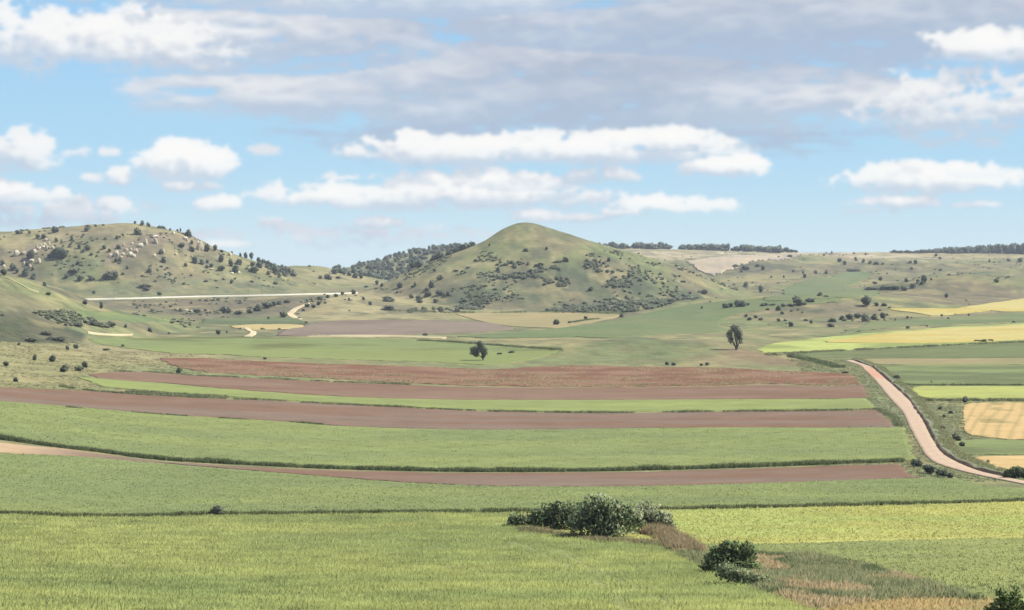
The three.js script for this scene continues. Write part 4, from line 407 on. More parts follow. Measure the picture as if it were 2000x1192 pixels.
const cropTex = grainTexture(512, (u, v, s) => { const n = 0.3 * tnoise(u, v, 5, 24, s) + 0.3 * tnoise(u, v, 24, 96, s + 1) + 0.4 * tnoise(u, v, 128, 170, s + 2); const g = 0.55 + 0.52 * n; return [g * 1.0, g, g * 0.98]; }, 23);
const groundMat = new THREE.MeshPhysicalMaterial({ vertexColors: true, map: swardTex, roughness: 1, specularIntensity: 0.1 });
const soilMat = new THREE.MeshPhysicalMaterial({ vertexColors: true, map: soilTex, roughness: 1, specularIntensity: 0.1 });
const cropMat = new THREE.MeshPhysicalMaterial({ vertexColors: true, map: cropTex, roughness: 1, specularIntensity: 0.1 });
const TEXGAIN = 1 / 0.8; // the grain maps average about 0.8

// ---------- ground ----------
const TONE = { olive: [0.146, 0.147, 0.074], straw: [0.222, 0.188, 0.1], tan: [0.245, 0.206, 0.118], lush: [0.12, 0.138, 0.066], deep: [0.056, 0.067, 0.046], earth: [0.127, 0.106, 0.074], sage: [0.115, 0.125, 0.08], rust: [0.155, 0.107, 0.074], pink: [0.34, 0.28, 0.195], rocky: [0.175, 0.138, 0.104], darkest: [0.034, 0.042, 0.028] };  // the last tone is the darkest, used only on the near spur
const TONED = [['t6', 'deep', 0.75], ['t1', 'deep', 0.6], ['t3', 'deep', 0.6], ['t4', 'deep', 0.65], ['t5', 'deep', 0.65], ['hollow', 'deep', 0.7], ['knoll', 'deep', 0.6], ['mound_right', 'earth', 0.8], ['brown_knoll', 'earth', 0.65], ['mound_mid', 'lush', 0.75], ['rust_tail', 'rust', 0.65], ['road_slope', 'earth', 0.9], ['gully', 'deep', 0.6], ['crag_a', 'rocky', 0.9], ['crag_b', 'rocky', 0.8], ['crag_c', 'earth', 0.7], ['crag_d', 'rocky', 0.8], ['spur_dark', 'darkest', 0.85]].map(([k, tone, s]) => { const p = AREAS[k], xs = p.map((q) => q[0]), ds = p.map((q) => q[1]); return { p, tone, s, x0: Math.min(...xs), x1: Math.max(...xs), d0: Math.min(...ds), d1: Math.max(...ds) }; });
function groundColour(x, d) {
  const n1 = fbm(x / 90, d / 120, 4, 5), n2 = fbm(x / 17, d / 26, 4, 9), n3 = fbm(x / 5.5, d / 8, 2, 31);
  let c = mixc(TONE.olive, TONE.lush, sstep(0.42, 0.66, n1) * 0.6);
  c = mixc(c, TONE.straw, sstep(0.5, 0.72, n2) * 0.6);
  for (const [px, pd, rx, rd, tone, s] of PATCHES) {
    const q = ((x - px) / rx) ** 2 + ((d - pd) / rd) ** 2;
    if (q > 4) continue;
    const w = s * sstep(1.5, 0.35, Math.sqrt(q) + (n2 - 0.5) * 1.3 + (n1 - 0.5) * 0.8);
    if (w > 0) c = mixc(c, TONE[tone], w);
  }
  const jx = x + (n2 - 0.5) * d * 0.018 + (n3 - 0.5) * d * 0.006, jd = d + (n1 - 0.5) * d * 0.05 + (n3 - 0.5) * d * 0.012;
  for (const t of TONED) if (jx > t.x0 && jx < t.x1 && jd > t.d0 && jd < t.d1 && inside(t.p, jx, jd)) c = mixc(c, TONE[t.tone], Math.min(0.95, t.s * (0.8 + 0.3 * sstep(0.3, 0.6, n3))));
  const wild = sstep(650, 900, d), n4 = fbm(x / 30, d / 34, 4, 77), n5 = fbm(x / 11, d / 13, 3, 78);
  if (wild > 0) {
    c = mixc(c, TONE.deep, wild * sstep(0.52, 0.7, n4) * 0.5);
    c = mixc(c, TONE.earth, wild * sstep(0.54, 0.68, fbm(x / 44, d / 50, 3, 79)) * 0.6);
    c = mixc(c, TONE.deep, wild * sstep(0.58, 0.72, n5) * 0.45);
    c = mixc(c, TONE.straw, wild * sstep(0.6, 0.74, fbm(x / 20, d / 20, 3, 80)) * 0.6);
  }
  const k = 0.78 + 0.44 * n3;
  return [c[0] * k, c[1] * k, c[2] * k];
}
{
  const rows = [], cols = 380, P = [], C = [], U = [], I = [];
  for (let d = -40; d < 6900; d += Math.max(1.2, d * 0.0078)) rows.push(d);
  for (const d of rows) for (let c = 0; c <= cols; c++) {
    const x = ((c / cols) * 2 - 1) * (120 + 0.55 * Math.max(d, 0));
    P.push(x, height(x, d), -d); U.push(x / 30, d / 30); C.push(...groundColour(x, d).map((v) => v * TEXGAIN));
  }
  for (let r = 0; r < rows.length - 1; r++) for (let c = 0; c < cols; c++) { const a = r * (cols + 1) + c, b = a + 1, e = a + cols + 1, f = e + 1; I.push(a, b, e, b, f, e); }
  const g = new THREE.BufferGeometry();
  g.setAttribute('position', new THREE.Float32BufferAttribute(P, 3)); g.setAttribute('color', new THREE.Float32BufferAttribute(C, 3)); g.setAttribute('uv', new THREE.Float32BufferAttribute(U, 2));
  g.setIndex(I); g.computeVertexNormals();
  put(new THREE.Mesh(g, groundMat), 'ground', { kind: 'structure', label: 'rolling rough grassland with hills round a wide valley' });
}

// ---------- fields ----------
function polyline(pts) { // points evenly along a line by fraction of its length
  const L = [0]; for (let i = 1; i < pts.length; i++) L.push(L[i - 1] + Math.hypot(pts[i][0] - pts[i - 1][0], pts[i][1] - pts[i - 1][1]));
  const fx = pchip(pts.map((p, i) => [L[i] / L[L.length - 1], p[0]])), fd = pchip(pts.map((p, i) => [L[i] / L[L.length - 1], p[1]]));
  return { length: L[L.length - 1], at: (t) => [fx(t), fd(t)] };
}
function loft([far, near], step) { const a = polyline(far), b = polyline(near); return { a, b, nu: clamp(Math.ceil(Math.max(a.length, b.length) / step), 8, 150) }; }
const outlineOf = ([far, near]) => far.concat(near.slice().reverse());
function inside(poly, x, d) { let c = false; for (let i = 0, j = poly.length - 1; i < poly.length; j = i++) { const [xi, yi] = poly[i], [xj, yj] = poly[j]; if (yi > d !== yj > d && x < ((xj - xi) * (d - yi)) / (yj - yi) + xi) c = !c; } return c; }
function fieldSheet(name, edges, style) {
  const { a, b, nu } = loft(edges, style.step ?? 2.6), mid = Math.hypot(a.at(0.5)[0] - b.at(0.5)[0], a.at(0.5)[1] - b.at(0.5)[1]), nv = clamp(Math.ceil(mid / (style.step ?? 2.6)), 5, 60);
  const P = [], C = [], U = [], I = [], seed = style.seed ?? 1, jag = style.jag ?? 0.5;
  const point = (u, v) => {
    const p = a.at(u), q = b.at(u), e = jag * (fbm(p[0] / 5, p[1] / 9 + v * 40, 3, seed + 2) - 0.5) * 2 * (0.4 + p[1] / 500);
    const w = clamp(v, 0, 1);
    return [lerp(p[0], q[0], w), lerp(p[1], q[1], w) + (v <= 0 || v >= 1 ? e : e * 0.3)];
  };
  for (let j = -1; j <= nv + 1; j++) for (let i = -1; i <= nu + 1; i++) {
    const u = clamp(i / nu, 0, 1), v = clamp(j / nv, 0, 1), skirt = i < 0 || j < 0 || i > nu || j > nv;
    let [x, d] = point(u, v);
    if (u <= 0 || u >= 1) x += jag * (fbm(d / 4, v * 3, 3, seed + 8) - 0.5) * 3;
    const y = height(x, d) + (skirt ? -0.3 : style.lift + (style.rough ?? 0) * (fbm(x / 1.7, d / 1.7, 2, seed + 4) - 0.5));
    P.push(x, y, -d); U.push(x / (style.tile ?? 16), d / (style.tile ?? 16));
    C.push(...style.colour(x, d, u, v).map((k) => k * TEXGAIN));
  }
  const w = nu + 3;
  for (let j = 0; j < nv + 2; j++) for (let i = 0; i < nu + 2; i++) { const p = j * w + i, q = p + w; I.push(p, q, p + 1, p + 1, q, q + 1); }
  const g = new THREE.BufferGeometry();
  g.setAttribute('position', new THREE.Float32BufferAttribute(P, 3)); g.setAttribute('color', new THREE.Float32BufferAttribute(C, 3)); g.setAttribute('uv', new THREE.Float32BufferAttribute(U, 2));
  g.setIndex(I); g.computeVertexNormals();
  put(new THREE.Mesh(g, style.mat), name, { kind: 'structure', label: style.label });
}
const tint = (c1, c2, seed, sx = 60, sd = 14, lo = 0.35, hi = 0.65) => (x, d) => { const n = fbm(x / sx, d / sd, 4, seed), m = fbm(x / 9, d / 5, 3, seed + 20), k = 0.86 + 0.28 * m, c = mixc(c1, c2, sstep(lo, hi, n)); return [c[0] * k, c[1] * k, c[2] * k]; };
const GREEN = { yellowed: [0.275, 0.272, 0.09], mid: [0.15, 0.172, 0.065], cool: [0.132, 0.156, 0.065], lime: [0.255, 0.28, 0.092], olive: [0.092, 0.1, 0.04], fresh: [0.165, 0.192, 0.066], meadow: [0.096, 0.122, 0.058], dull: [0.092, 0.105, 0.05] };
const SOIL = { red: [0.135, 0.083, 0.056], pale: [0.15, 0.099, 0.07], rust: [0.125, 0.065, 0.041], grey: [0.138, 0.1, 0.076] };
const GOLD = { barley: [0.31, 0.25, 0.082], pale: [0.325, 0.275, 0.112], orange: [0.36, 0.255, 0.12], dry: [0.3, 0.225, 0.105] };
const nearColour = (x, d) => { // foreground cereal, patchy between yellow green and cooler green
  const n = fbm(x / 22, d / 14, 4, 91), m = fbm(x / 4, d / 3.2, 3, 92), y = sstep(0.3, 0.7, n);
  const c = mixc([0.19, 0.222, 0.082], [0.25, 0.27, 0.094], y), k = 0.8 + 0.4 * m;
  return [c[0] * k, c[1] * k, c[2] * k];
};
const STYLES = {
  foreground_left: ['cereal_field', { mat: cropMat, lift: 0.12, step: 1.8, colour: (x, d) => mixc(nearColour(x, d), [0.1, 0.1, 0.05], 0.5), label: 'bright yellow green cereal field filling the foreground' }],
  strip_green_low: ['cereal_field', { mat: cropMat, jag: 0.8, lift: 0.14, step: 2, colour: (x, d) => mixc(tint(GREEN.mid, GREEN.cool, 5, 40, 16)(x, d), [0.125, 0.15, 0.065], 0.8 * sstep(1.3, 0.5, Math.hypot((x + 72) / 30, (d - 266) / 22) + (fbm(x / 9, d / 7, 3, 57) - 0.5) * 0.9)), label: 'green cereal strip below the lowest ploughed strip' }],
  bright_right: ['cereal_field', { mat: cropMat, lift: 0.16, step: 2, colour: tint(GREEN.lime, GREEN.yellowed, 6, 30, 8), label: 'brightest yellow green cereal strip behind the thicket' }],
  green_right: ['cereal_field', { mat: cropMat, lift: 0.14, step: 2, colour: tint([0.185, 0.2, 0.075], [0.16, 0.18, 0.07], 7, 30, 10), label: 'darker green cereal field between the bright strip and the weedy bank' }],
  tan_near: ['stubble_field', { mat: cropMat, lift: 0.12, step: 1.2, colour: tint(GOLD.dry, [0.27, 0.23, 0.11], 8, 6, 5), label: 'dry tan grass patch at the bottom right corner' }],
  soil_low: ['ploughed_field', { mat: soilMat, jag: 0.8, lift: 0.12, rough: 0.1, colour: (x, d) => { const c = tint(SOIL.grey, SOIL.red, 9, 50, 9)(x, d); return mixc(c, [0.36, 0.26, 0.16], sstep(-80, -105, x) * 0.8); }, label: 'narrow lowest ploughed strip with a sandy left end' }],
  green_mid: ['cereal_field', { mat: cropMat, jag: 0.8, lift: 0.22, colour: tint(GREEN.mid, GREEN.cool, 10, 70, 18), label: 'broad green cereal strip between the two lower ploughed strips' }],
  soil_mid: ['ploughed_field', { mat: soilMat, jag: 0.9, lift: 0.13, rough: 0.1, colour: tint(SOIL.red, SOIL.grey, 11, 60, 9), label: 'long middle ploughed strip between two green strips' }],
  green_strip: ['cereal_field', { mat: cropMat, jag: 0.9, lift: 0.25, colour: tint(GREEN.fresh, GREEN.mid, 12, 50, 12), label: 'narrow fresh green strip between two ploughed strips' }],
  soil_upper: ['ploughed_field', { mat: soilMat, jag: 1, lift: 0.16, rough: 0.1, colour: tint(SOIL.red, SOIL.pale, 13, 50, 12), label: 'upper smooth ploughed strip below the weedy one' }],
  soil_weedy: ['ploughed_field', { mat: soilMat, jag: 1.6, lift: 0.2, rough: 0.25, colour: tint(SOIL.rust, [0.165, 0.1, 0.065], 14, 16, 12), label: 'rust red cloddy ploughed field dotted with dry weeds' }],
  green_upper: ['cereal_field', { mat: cropMat, jag: 1.4, lift: 0.22, colour: (x, d, u, v) => { const n = fbm(x / 30, d / 14, 3, 15) - 0.5, c = tint(GREEN.olive, GREEN.cool, 15, 60, 40)(x, d); return mixc(c, GREEN.mid.map((k) => k * 1.02), sstep(0.42, 0.62, v + n * 0.5) * 0.8); }, label: 'olive green field around the round crowned tree' }],
  soil_far: ['ploughed_field', { mat: soilMat, jag: 2, lift: 0.3, step: 5, colour: tint([0.13, 0.1, 0.078], [0.155, 0.122, 0.094], 16, 60, 60), label: 'grey brown ploughed field at the foot of the conical hill' }],
  tan_far: ['stubble_field', { mat: cropMat, lift: 0.35, step: 5, colour: tint([0.235, 0.19, 0.1], [0.2, 0.172, 0.088], 17, 40, 50), label: 'pale tan field along the foot of the conical hill' }],
  meadow_far: ['meadow', { mat: cropMat, lift: 0.4, step: 6, jag: 2, colour: tint(GREEN.meadow, [0.112, 0.13, 0.062], 18, 60, 80), label: 'smooth green meadow rising in front of the conical hill' }],
  meadow_slope: ['meadow', { mat: cropMat, lift: 0.7, step: 6, jag: 2, colour: tint([0.105, 0.128, 0.066], [0.12, 0.137, 0.07], 19, 60, 80), label: 'green wedge of meadow climbing the far right slope' }],
  meadow_slope_low: ['meadow', { mat: cropMat, lift: 0.7, step: 6, jag: 2, colour: tint([0.107, 0.128, 0.064], [0.122, 0.138, 0.07], 20, 60, 80), label: 'green meadow below the far wedge' }],
  lime_crop: ['cereal_field', { mat: cropMat, jag: 1.5, lift: 0.2, step: 4, colour: tint(GREEN.lime, GREEN.fresh, 21, 40, 30), label: 'pale lime crop wrapped round the long yellow field' }],
  barley_upper: ['barley_field', { mat: cropMat, jag: 1.2, lift: 0.42, step: 4, colour: tint(GOLD.barley, GOLD.pale, 22, 60, 30), label: 'long yellow barley field tapering to the left' }],
  green_right_far: ['cereal_field', { mat: cropMat, jag: 1.2, lift: 0.2, step: 4, colour: tint(GREEN.dull, [0.105, 0.122, 0.055], 23, 60, 30), label: 'dull green strip under the long yellow field' }],
  pale_strip: ['stubble_field', { mat: cropMat, jag: 1.2, lift: 0.2, step: 4, colour: tint([0.165, 0.165, 0.075], [0.19, 0.16, 0.085], 24, 60, 20), label: 'pale fallow strip right of the track head' }],
  green_right_mid: ['cereal_field', { mat: cropMat, jag: 1, lift: 0.2, step: 4, colour: tint(GREEN.cool, GREEN.dull, 25, 50, 20), label: 'green field right of the track above the lime strip' }],
  lime_right: ['cereal_field', { mat: cropMat, jag: 1.4, lift: 0.2, step: 3, colour: tint([0.255, 0.27, 0.08], [0.225, 0.24, 0.078], 26, 30, 10), label: 'bright lime crop strip right of the track' }],
  barley_right: ['barley_field', { mat: cropMat, jag: 1.6, lift: 0.16, step: 0.9, colour: (x, d) => { const q = x - 0.35 * (d - 440), r = 0.5 + 0.5 * Math.sin(q * 1.7 + 5 * fbm(q / 9, d / 70, 2, 50)), c = mixc(GOLD.dry.map((v) => v * 0.92), GOLD.orange, sstep(0.05, 0.5, r + 0.5 * fbm(x / 5, d / 9, 2, 52) - 0.2)); return mixc(c, GREEN.olive, sstep(0.62, 0.78, fbm(x / 7, d / 12, 3, 51)) * 0.5); }, label: 'orange tan barley plot with wheel lines right of the track' }],
  green_right_low: ['cereal_field', { mat: cropMat, jag: 1.4, lift: 0.16, step: 2.5, colour: tint(GREEN.cool, GREEN.dull, 27, 30, 12), label: 'small green field between the two tan plots' }],
  barley_low: ['barley_field', { mat: cropMat, jag: 1.2, lift: 0.16, step: 2, colour: tint(GOLD.orange, GOLD.dry, 28, 12, 8), label: 'lower small tan barley plot above the roadside bush' }],
  barley_far: ['barley_field', { mat: cropMat, jag: 1.5, lift: 0.4, step: 5, colour: tint(GOLD.pale, GOLD.barley, 29, 60, 40), label: 'farther yellow field below the brown mound' }],
  far_right_green: ['meadow', { mat: cropMat, lift: 0.4, step: 6, jag: 2, colour: tint(GREEN.meadow, [0.13, 0.14, 0.07], 30, 80, 50), label: 'dull green meadow between the two yellow fields' }],
  bare_slope: ['bare_slope', { mat: soilMat, lift: 1.2, step: 7, jag: 3, colour: tint([0.31, 0.255, 0.18], [0.24, 0.205, 0.17], 31, 50, 80), label: 'pale bare earth slope beside the conical hill' }],
  left_green: ['meadow', { mat: cropMat, lift: 0.4, step: 5, jag: 2, colour: tint(GREEN.meadow, GREEN.mid, 32, 40, 40), label: 'green meadow strip below the near spur' }],
  stream_meadow: ['meadow', { mat: cropMat, lift: 0.4, step: 5, jag: 2, colour: tint([0.078, 0.095, 0.052], [0.1, 0.115, 0.058], 33, 40, 40), label: 'dark green damp meadow below the road' }],
  tan_strip_left: ['stubble_field', { mat: cropMat, lift: 0.4, step: 5, jag: 1, colour: tint(GOLD.dry, [0.3, 0.25, 0.12], 34, 30, 30), label: 'thin tan strip below the damp meadow' }],
  pale_road: ['farm_path', { mat: soilMat, lift: 0.3, step: 5, colour: tint([0.33, 0.28, 0.17], [0.24, 0.22, 0.12], 35, 40, 20), label: 'pale farm path below the grey brown field' }],
  pale_patch_left: ['bare_patch', { mat: soilMat, lift: 0.3, step: 4, colour: tint([0.36, 0.32, 0.2], [0.3, 0.27, 0.16], 36, 20, 20), label: 'pale bare patch at the foot of the spur' }],
};
for (const [key, [name, style]] of Object.entries(STYLES)) fieldSheet(name, FIELDS[key], { seed: key.length * 7, ...style });
// the earth track, with two worn wheel lines
fieldSheet('dirt_track', TRACK, { mat: soilMat, lift: 0.16, step: 2, jag: 0.5, seed: 70, colour: (x, d, u, v) => { const wheel = Math.exp(-(((v - 0.3) / 0.12) ** 2)) + Math.exp(-(((v - 0.72) / 0.12) ** 2)), red = sstep(560, 620, d) * sstep(700, 650, d); return mixc(mixc([0.31, 0.225, 0.16], [0.37, 0.285, 0.21], clamp(wheel, 0, 1)), [0.36, 0.19, 0.125], red * 0.75 * sstep(0.4, 0.6, fbm(x / 6, d / 22, 3, 71))); }, label: 'pinkish earth track winding down the right side' });
function ribbon(name, pts, width, style) { // a way of even width along a centre line
  const n = pts.length, far = [], near = [];
  for (let i = 0; i < n; i++) { const a = pts[Math.max(0, i - 1)], b = pts[Math.min(n - 1, i + 1)], dx = b[0] - a[0], dd = b[1] - a[1], l = Math.hypot(dx, dd), w = (Array.isArray(width) ? lerp(width[0], width[1], i / (n - 1)) : width) / 2; far.push([pts[i][0] - (dd / l) * w, pts[i][1] + (dx / l) * w]); near.push([pts[i][0] + (dd / l) * w, pts[i][1] - (dx / l) * w]); }
  fieldSheet(name, [far, near], style);
}
{ // main road on a low pale embankment
  const l = polyline([[-560, 1424], [-480, 1428], [-410, 1434], ...LINES.main_road]), n = 200, P = [], C = [], U = [], I = [], prof = [[5.5, 0.2, 0], [4.5, 1.1, 1], [-4, 1.1, 1], [-4.6, 0.9, 0.85], [-6.4, -0.5, 0.75]];
  for (let i = 0; i <= n; i++) { const t = i / n, [x, d] = l.at(t); prof.forEach(([o, y, k]) => { const px = x, pd = d + o; P.push(px, height(x, d) + y + 0.15 * (fbm(t * 120, o, 2, 58) - 0.5), -pd); U.push(px / 12, pd / 12); C.push(...mixc([0.27, 0.25, 0.15], [0.5, 0.47, 0.4], k * (0.8 + 0.3 * fbm(t * 90, o, 3, 59))).map((v) => v * TEXGAIN)); }); }
  for (let i = 0; i < n; i++) for (let j = 0; j < 4; j++) { const a = i * 5 + j, b = a + 5; I.push(a, a + 1, b, a + 1, b + 1, b); }
  const g = new THREE.BufferGeometry(); g.setAttribute('position', new THREE.Float32BufferAttribute(P, 3)); g.setAttribute('color', new THREE.Float32BufferAttribute(C, 3)); g.setAttribute('uv', new THREE.Float32BufferAttribute(U, 2)); g.setIndex(I); g.computeVertexNormals();
  put(new THREE.Mesh(g, new THREE.MeshStandardMaterial({ vertexColors: true, map: soilTex, roughness: 1, side: THREE.DoubleSide })), 'road', { kind: 'structure', label: 'pale road crossing the slope below the rocky hill' });
}
ribbon('gravel_path', LINES.gravel_way, [4, 6], { mat: soilMat, lift: 0.4, step: 3, jag: 0.4, seed: 73, colour: tint([0.42, 0.34, 0.22], [0.36, 0.29, 0.19], 73, 20, 20), label: 'pale gravel path curving beside the conical hill' });
ribbon('gravel_path', LINES.gravel_way_low, [3, 4.5], { mat: soilMat, lift: 0.45, step: 3, jag: 0.4, seed: 74, colour: tint([0.44, 0.37, 0.25], [0.38, 0.31, 0.2], 74, 20, 20), label: 'short pale bend of gravel path beyond the olive field' });
ribbon('foot_path', LINES.spur_path, 1.6, { mat: soilMat, lift: 0.4, step: 3, jag: 0.4, seed: 75, colour: tint([0.36, 0.32, 0.2], [0.3, 0.27, 0.16], 75, 20, 20), label: 'thin pale footpath along the near spur crest' });

// ---------- grasses: real blades, too many to count ----------
const bladeMat = new THREE.MeshPhysicalMaterial({ roughness: 1, specularIntensity: 0.12, transmission: 0.5, thickness: 0, side: THREE.DoubleSide });
function tuftGeometry(blades, spread, blade, lean, seed) { // height 1
  seedTo(seed); const P = [], I = [];
  for (let k = 0; k < blades; k++) {
    const a = rr(0, 6.283), r = spread * Math.sqrt(rand()), x = Math.cos(a) * r, z = Math.sin(a) * r, t = rr(0, 6.283), h = rr(0.6, 1), l = lean * rr(0.3, 1), wx = Math.cos(t) * blade, wz = Math.sin(t) * blade, b = P.length / 3;
    const ox = Math.cos(a) * l, oz = Math.sin(a) * l;
    P.push(x - wx, -0.1, z - wz, x + wx, -0.1, z + wz, x + ox * 0.45 - wx * 0.8, h * 0.62, z + oz * 0.45 - wz * 0.8, x + ox * 0.45 + wx * 0.8, h * 0.62, z + oz * 0.45 + wz * 0.8, x + ox, h, z + oz);
    I.push(b, b + 1, b + 2, b + 1, b + 3, b + 2, b + 2, b + 3, b + 4);
  }
  const g = new THREE.BufferGeometry(); g.setAttribute('position', new THREE.Float32BufferAttribute(P, 3)); g.setIndex(I); g.computeVertexNormals();
  const nm = g.attributes.normal; for (let i = 0; i < nm.count; i++) { const v = new THREE.Vector3(nm.getX(i) * 0.35, Math.abs(nm.getY(i)) * 0.35 + 0.8, nm.getZ(i) * 0.35).normalize(); nm.setXYZ(i, v.x, v.y, v.z); }
  return g;
}
const TUFT = { crop: tuftGeometry(9, 0.42, 0.045, 0.3, 5), crop2: tuftGeometry(11, 0.6, 0.06, 0.35, 6), weed: tuftGeometry(9, 0.4, 0.06, 0.55, 7), stalk: tuftGeometry(6, 0.25, 0.025, 0.35, 8) };
const m4 = new THREE.Matrix4(), qt = new THREE.Quaternion(), UPV = new THREE.Vector3(0, 1, 0), colr = new THREE.Color();
function scatter(name, label, geometry, spots) { // spots: [x, d, width, height, [r, g, b], lift]
  const m = new THREE.InstancedMesh(geometry, bladeMat, spots.length);
  spots.forEach(([x, d, w, h, c, lift = 0], i) => {
    qt.setFromAxisAngle(UPV, rand() * 6.283);
    m.setMatrixAt(i, m4.compose(new THREE.Vector3(x, height(x, d) + lift, -d), qt, new THREE.Vector3(w, h, w))); m.setColorAt(i, colr.setRGB(c[0], c[1], c[2]));
  });
  put(m, name, { kind: 'stuff', label, category: 'grass' });
}
const lineDist = (pts, x, d) => { let best = 1e9; for (let i = 1; i < pts.length; i++) { const [ax, ad] = pts[i - 1], [bx, bd] = pts[i], t = clamp(((x - ax) * (bx - ax) + (d - ad) * (bd - ad)) / ((bx - ax) ** 2 + (bd - ad) ** 2), 0, 1), q = Math.hypot(x - ax - t * (bx - ax), d - ad - t * (bd - ad)); if (q < best) best = q; } return best; };
function sow(name, label, key, geometry, { step, h, w, colour, skip, d0 = 0 }) {
  const poly = outlineOf(FIELDS[key]), spots = [];
  const xs = poly.map((p) => p[0]), ds = poly.map((p) => p[1]), dMin = Math.max(d0, Math.min(...ds)), dMax = Math.max(...ds);
  for (let d = dMin; d < dMax; ) {
    const s = step(d);
    for (let x = Math.max(Math.min(...xs), -0.43 * d - 5); x < Math.min(Math.max(...xs), 0.43 * d + 5); x += s) {
      const px = x + rr(-0.5, 0.5) * s, pd = d + rr(-0.5, 0.5) * s;
      if (!inside(poly, px, pd) || skip?.(px, pd)) continue;
      const c = colour(px, pd, 0.5, 0.5), n = fbm(px / 2.6, pd / 2.6, 2, 81), k = rr(0.88, 1.15) * (0.8 + 0.4 * n);
      spots.push([px, pd, w(pd) * rr(0.8, 1.25), h(pd) * rr(0.75, 1.2) * (0.75 + 0.5 * n), [c[0] * k, c[1] * k, c[2] * k]]);
    }
    d += s;
  }
  scatter(name, label, geometry, spots);
}
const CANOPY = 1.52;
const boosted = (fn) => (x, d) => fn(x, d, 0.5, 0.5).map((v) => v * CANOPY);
seedTo(101);
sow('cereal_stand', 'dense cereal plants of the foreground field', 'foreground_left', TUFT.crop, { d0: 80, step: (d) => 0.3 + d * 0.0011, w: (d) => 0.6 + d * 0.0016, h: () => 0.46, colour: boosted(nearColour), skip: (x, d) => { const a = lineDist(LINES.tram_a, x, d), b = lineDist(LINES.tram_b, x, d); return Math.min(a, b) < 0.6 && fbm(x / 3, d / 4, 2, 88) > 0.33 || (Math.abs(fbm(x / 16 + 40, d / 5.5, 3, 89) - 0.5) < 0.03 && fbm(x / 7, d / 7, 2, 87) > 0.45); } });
sow('cereal_stand', 'dense cereal plants of the green strip below the lowest soil', 'strip_green_low', TUFT.crop2, { step: () => 0.78, w: () => 1, h: () => 0.26, colour: boosted((x, d) => STYLES.strip_green_low[1].colour(x, d).map((v) => v * 1.18)) });
sow('cereal_stand', 'dense cereal plants of the brightest strip', 'bright_right', TUFT.crop2, { step: () => 0.7, w: () => 0.95, h: () => 0.36, colour: boosted(STYLES.bright_right[1].colour) });
sow('cereal_stand', 'dense cereal plants behind the weedy bank', 'green_right', TUFT.crop2, { d0: 100, step: () => 0.6, w: () => 0.85, h: () => 0.28, colour: boosted((x, d) => STYLES.green_right[1].colour(x, d).map((v) => v * 1.15)) });
sow('dry_grass', 'dry tan grass of the corner patch', 'tan_near', TUFT.weed, { d0: 70, step: () => 0.42, w: () => 0.6, h: () => 0.4, colour: boosted(STYLES.tan_near[1].colour) });
sow('cereal_stand', 'dense cereal plants of the broad green strip', 'green_mid', TUFT.crop2, { step: () => 1.15, w: () => 1.4, h: () => 0.34, colour: boosted(STYLES.green_mid[1].colour) });
function bank(name, label, pts, { width, h, per, w = 1, colours, geometry = TUFT.weed, gap = 0, lift = 0, shift = 0, side = 0 }) {
  const l = polyline(pts), spots = [], n = Math.ceil(l.length * per);
  for (let i = 0; i < n; i++) {
    const t = rand(), [x, d] = l.at(t), j = fbm(t * l.length / 9, 3, 3, 17);
    if (j < gap) continue;
    const c = colours[Math.floor(rand() * colours.length)], k = rr(0.8, 1.2), px = x + side + rr(-0.5, 0.5) * width, pd = d + shift + rr(-0.5, 0.5) * width;
    spots.push([px, pd, w * rr(0.7, 1.3), h * rr(0.6, 1.15) * (0.6 + 0.8 * j), [c[0] * k, c[1] * k, c[2] * k], lift]);
  }
  scatter(name, label, geometry, spots);
}
const LONG = [[0.115, 0.145, 0.062], [0.095, 0.125, 0.056], [0.14, 0.165, 0.07], [0.08, 0.105, 0.05]], WEED = [[0.225, 0.235, 0.12], [0.185, 0.21, 0.1], [0.3, 0.265, 0.145], [0.165, 0.195, 0.095]], DRY = [[0.4, 0.31, 0.17], [0.33, 0.25, 0.14], [0.45, 0.36, 0.21], [0.27, 0.215, 0.12]];
bank('grass_bank', 'dark long grass bank between the broad green strip and lowest soil', LINES.bank_low, { width: 1.4, h: 1.15, per: 14, w: 1.1, colours: LONG });
bank('grass_bank', 'dark weedy edge above the middle ploughed strip', LINES.bank_mid, { width: 1.6, h: 0.8, per: 7, w: 1.3, colours: LONG.concat(WEED), gap: 0.28 });
bank('grass_bank', 'dark weedy edge below the middle ploughed strip', LINES.bank_soil, { width: 1.2, h: 0.7, per: 5, w: 1.2, colours: LONG, gap: 0.42 });
bank('grass_bank', 'long grass baulk along the top of the foreground field', LINES.bank_low_field, { width: 1, h: 0.75, per: 14, w: 0.9, colours: LONG.concat([[0.16, 0.18, 0.07], [0.18, 0.19, 0.075]]), gap: 0.12 });
bank('grass_bank', 'weedy edge above the upper ploughed strip', LINES.bank_upper, { width: 3, h: 0.8, per: 5, w: 1.6, colours: WEED.concat(LONG), gap: 0.3 });
bank('grass_bank', 'dark edge of the olive field running behind the round tree', LINES.bank_top, { width: 4, h: 1.1, per: 7, w: 2, colours: LONG });
bank('grass_bank', 'green weeds on the bank along the track', LINES.bank_track, { width: 3, h: 0.7, per: 8, w: 1, colours: WEED.concat([[0.24, 0.25, 0.11]]), lift: 0.4, shift: 0, side: 2.4 });
bank('grass_bank', 'dark edge above the lime strip', LINES.bank_right, { width: 2, h: 0.9, per: 7, w: 1.4, colours: LONG });
bank('grass_bank', 'dark weedy edge below the lime strip', LINES.bank_lime, { width: 3, h: 1.2, per: 7, w: 1.5, colours: LONG.concat(WEED) });
bank('grass_bank', 'dark weedy edge below the long yellow field', LINES.bank_far, { width: 5, h: 1.1, per: 5, w: 2, colours: LONG.concat(WEED), gap: 0.3 });
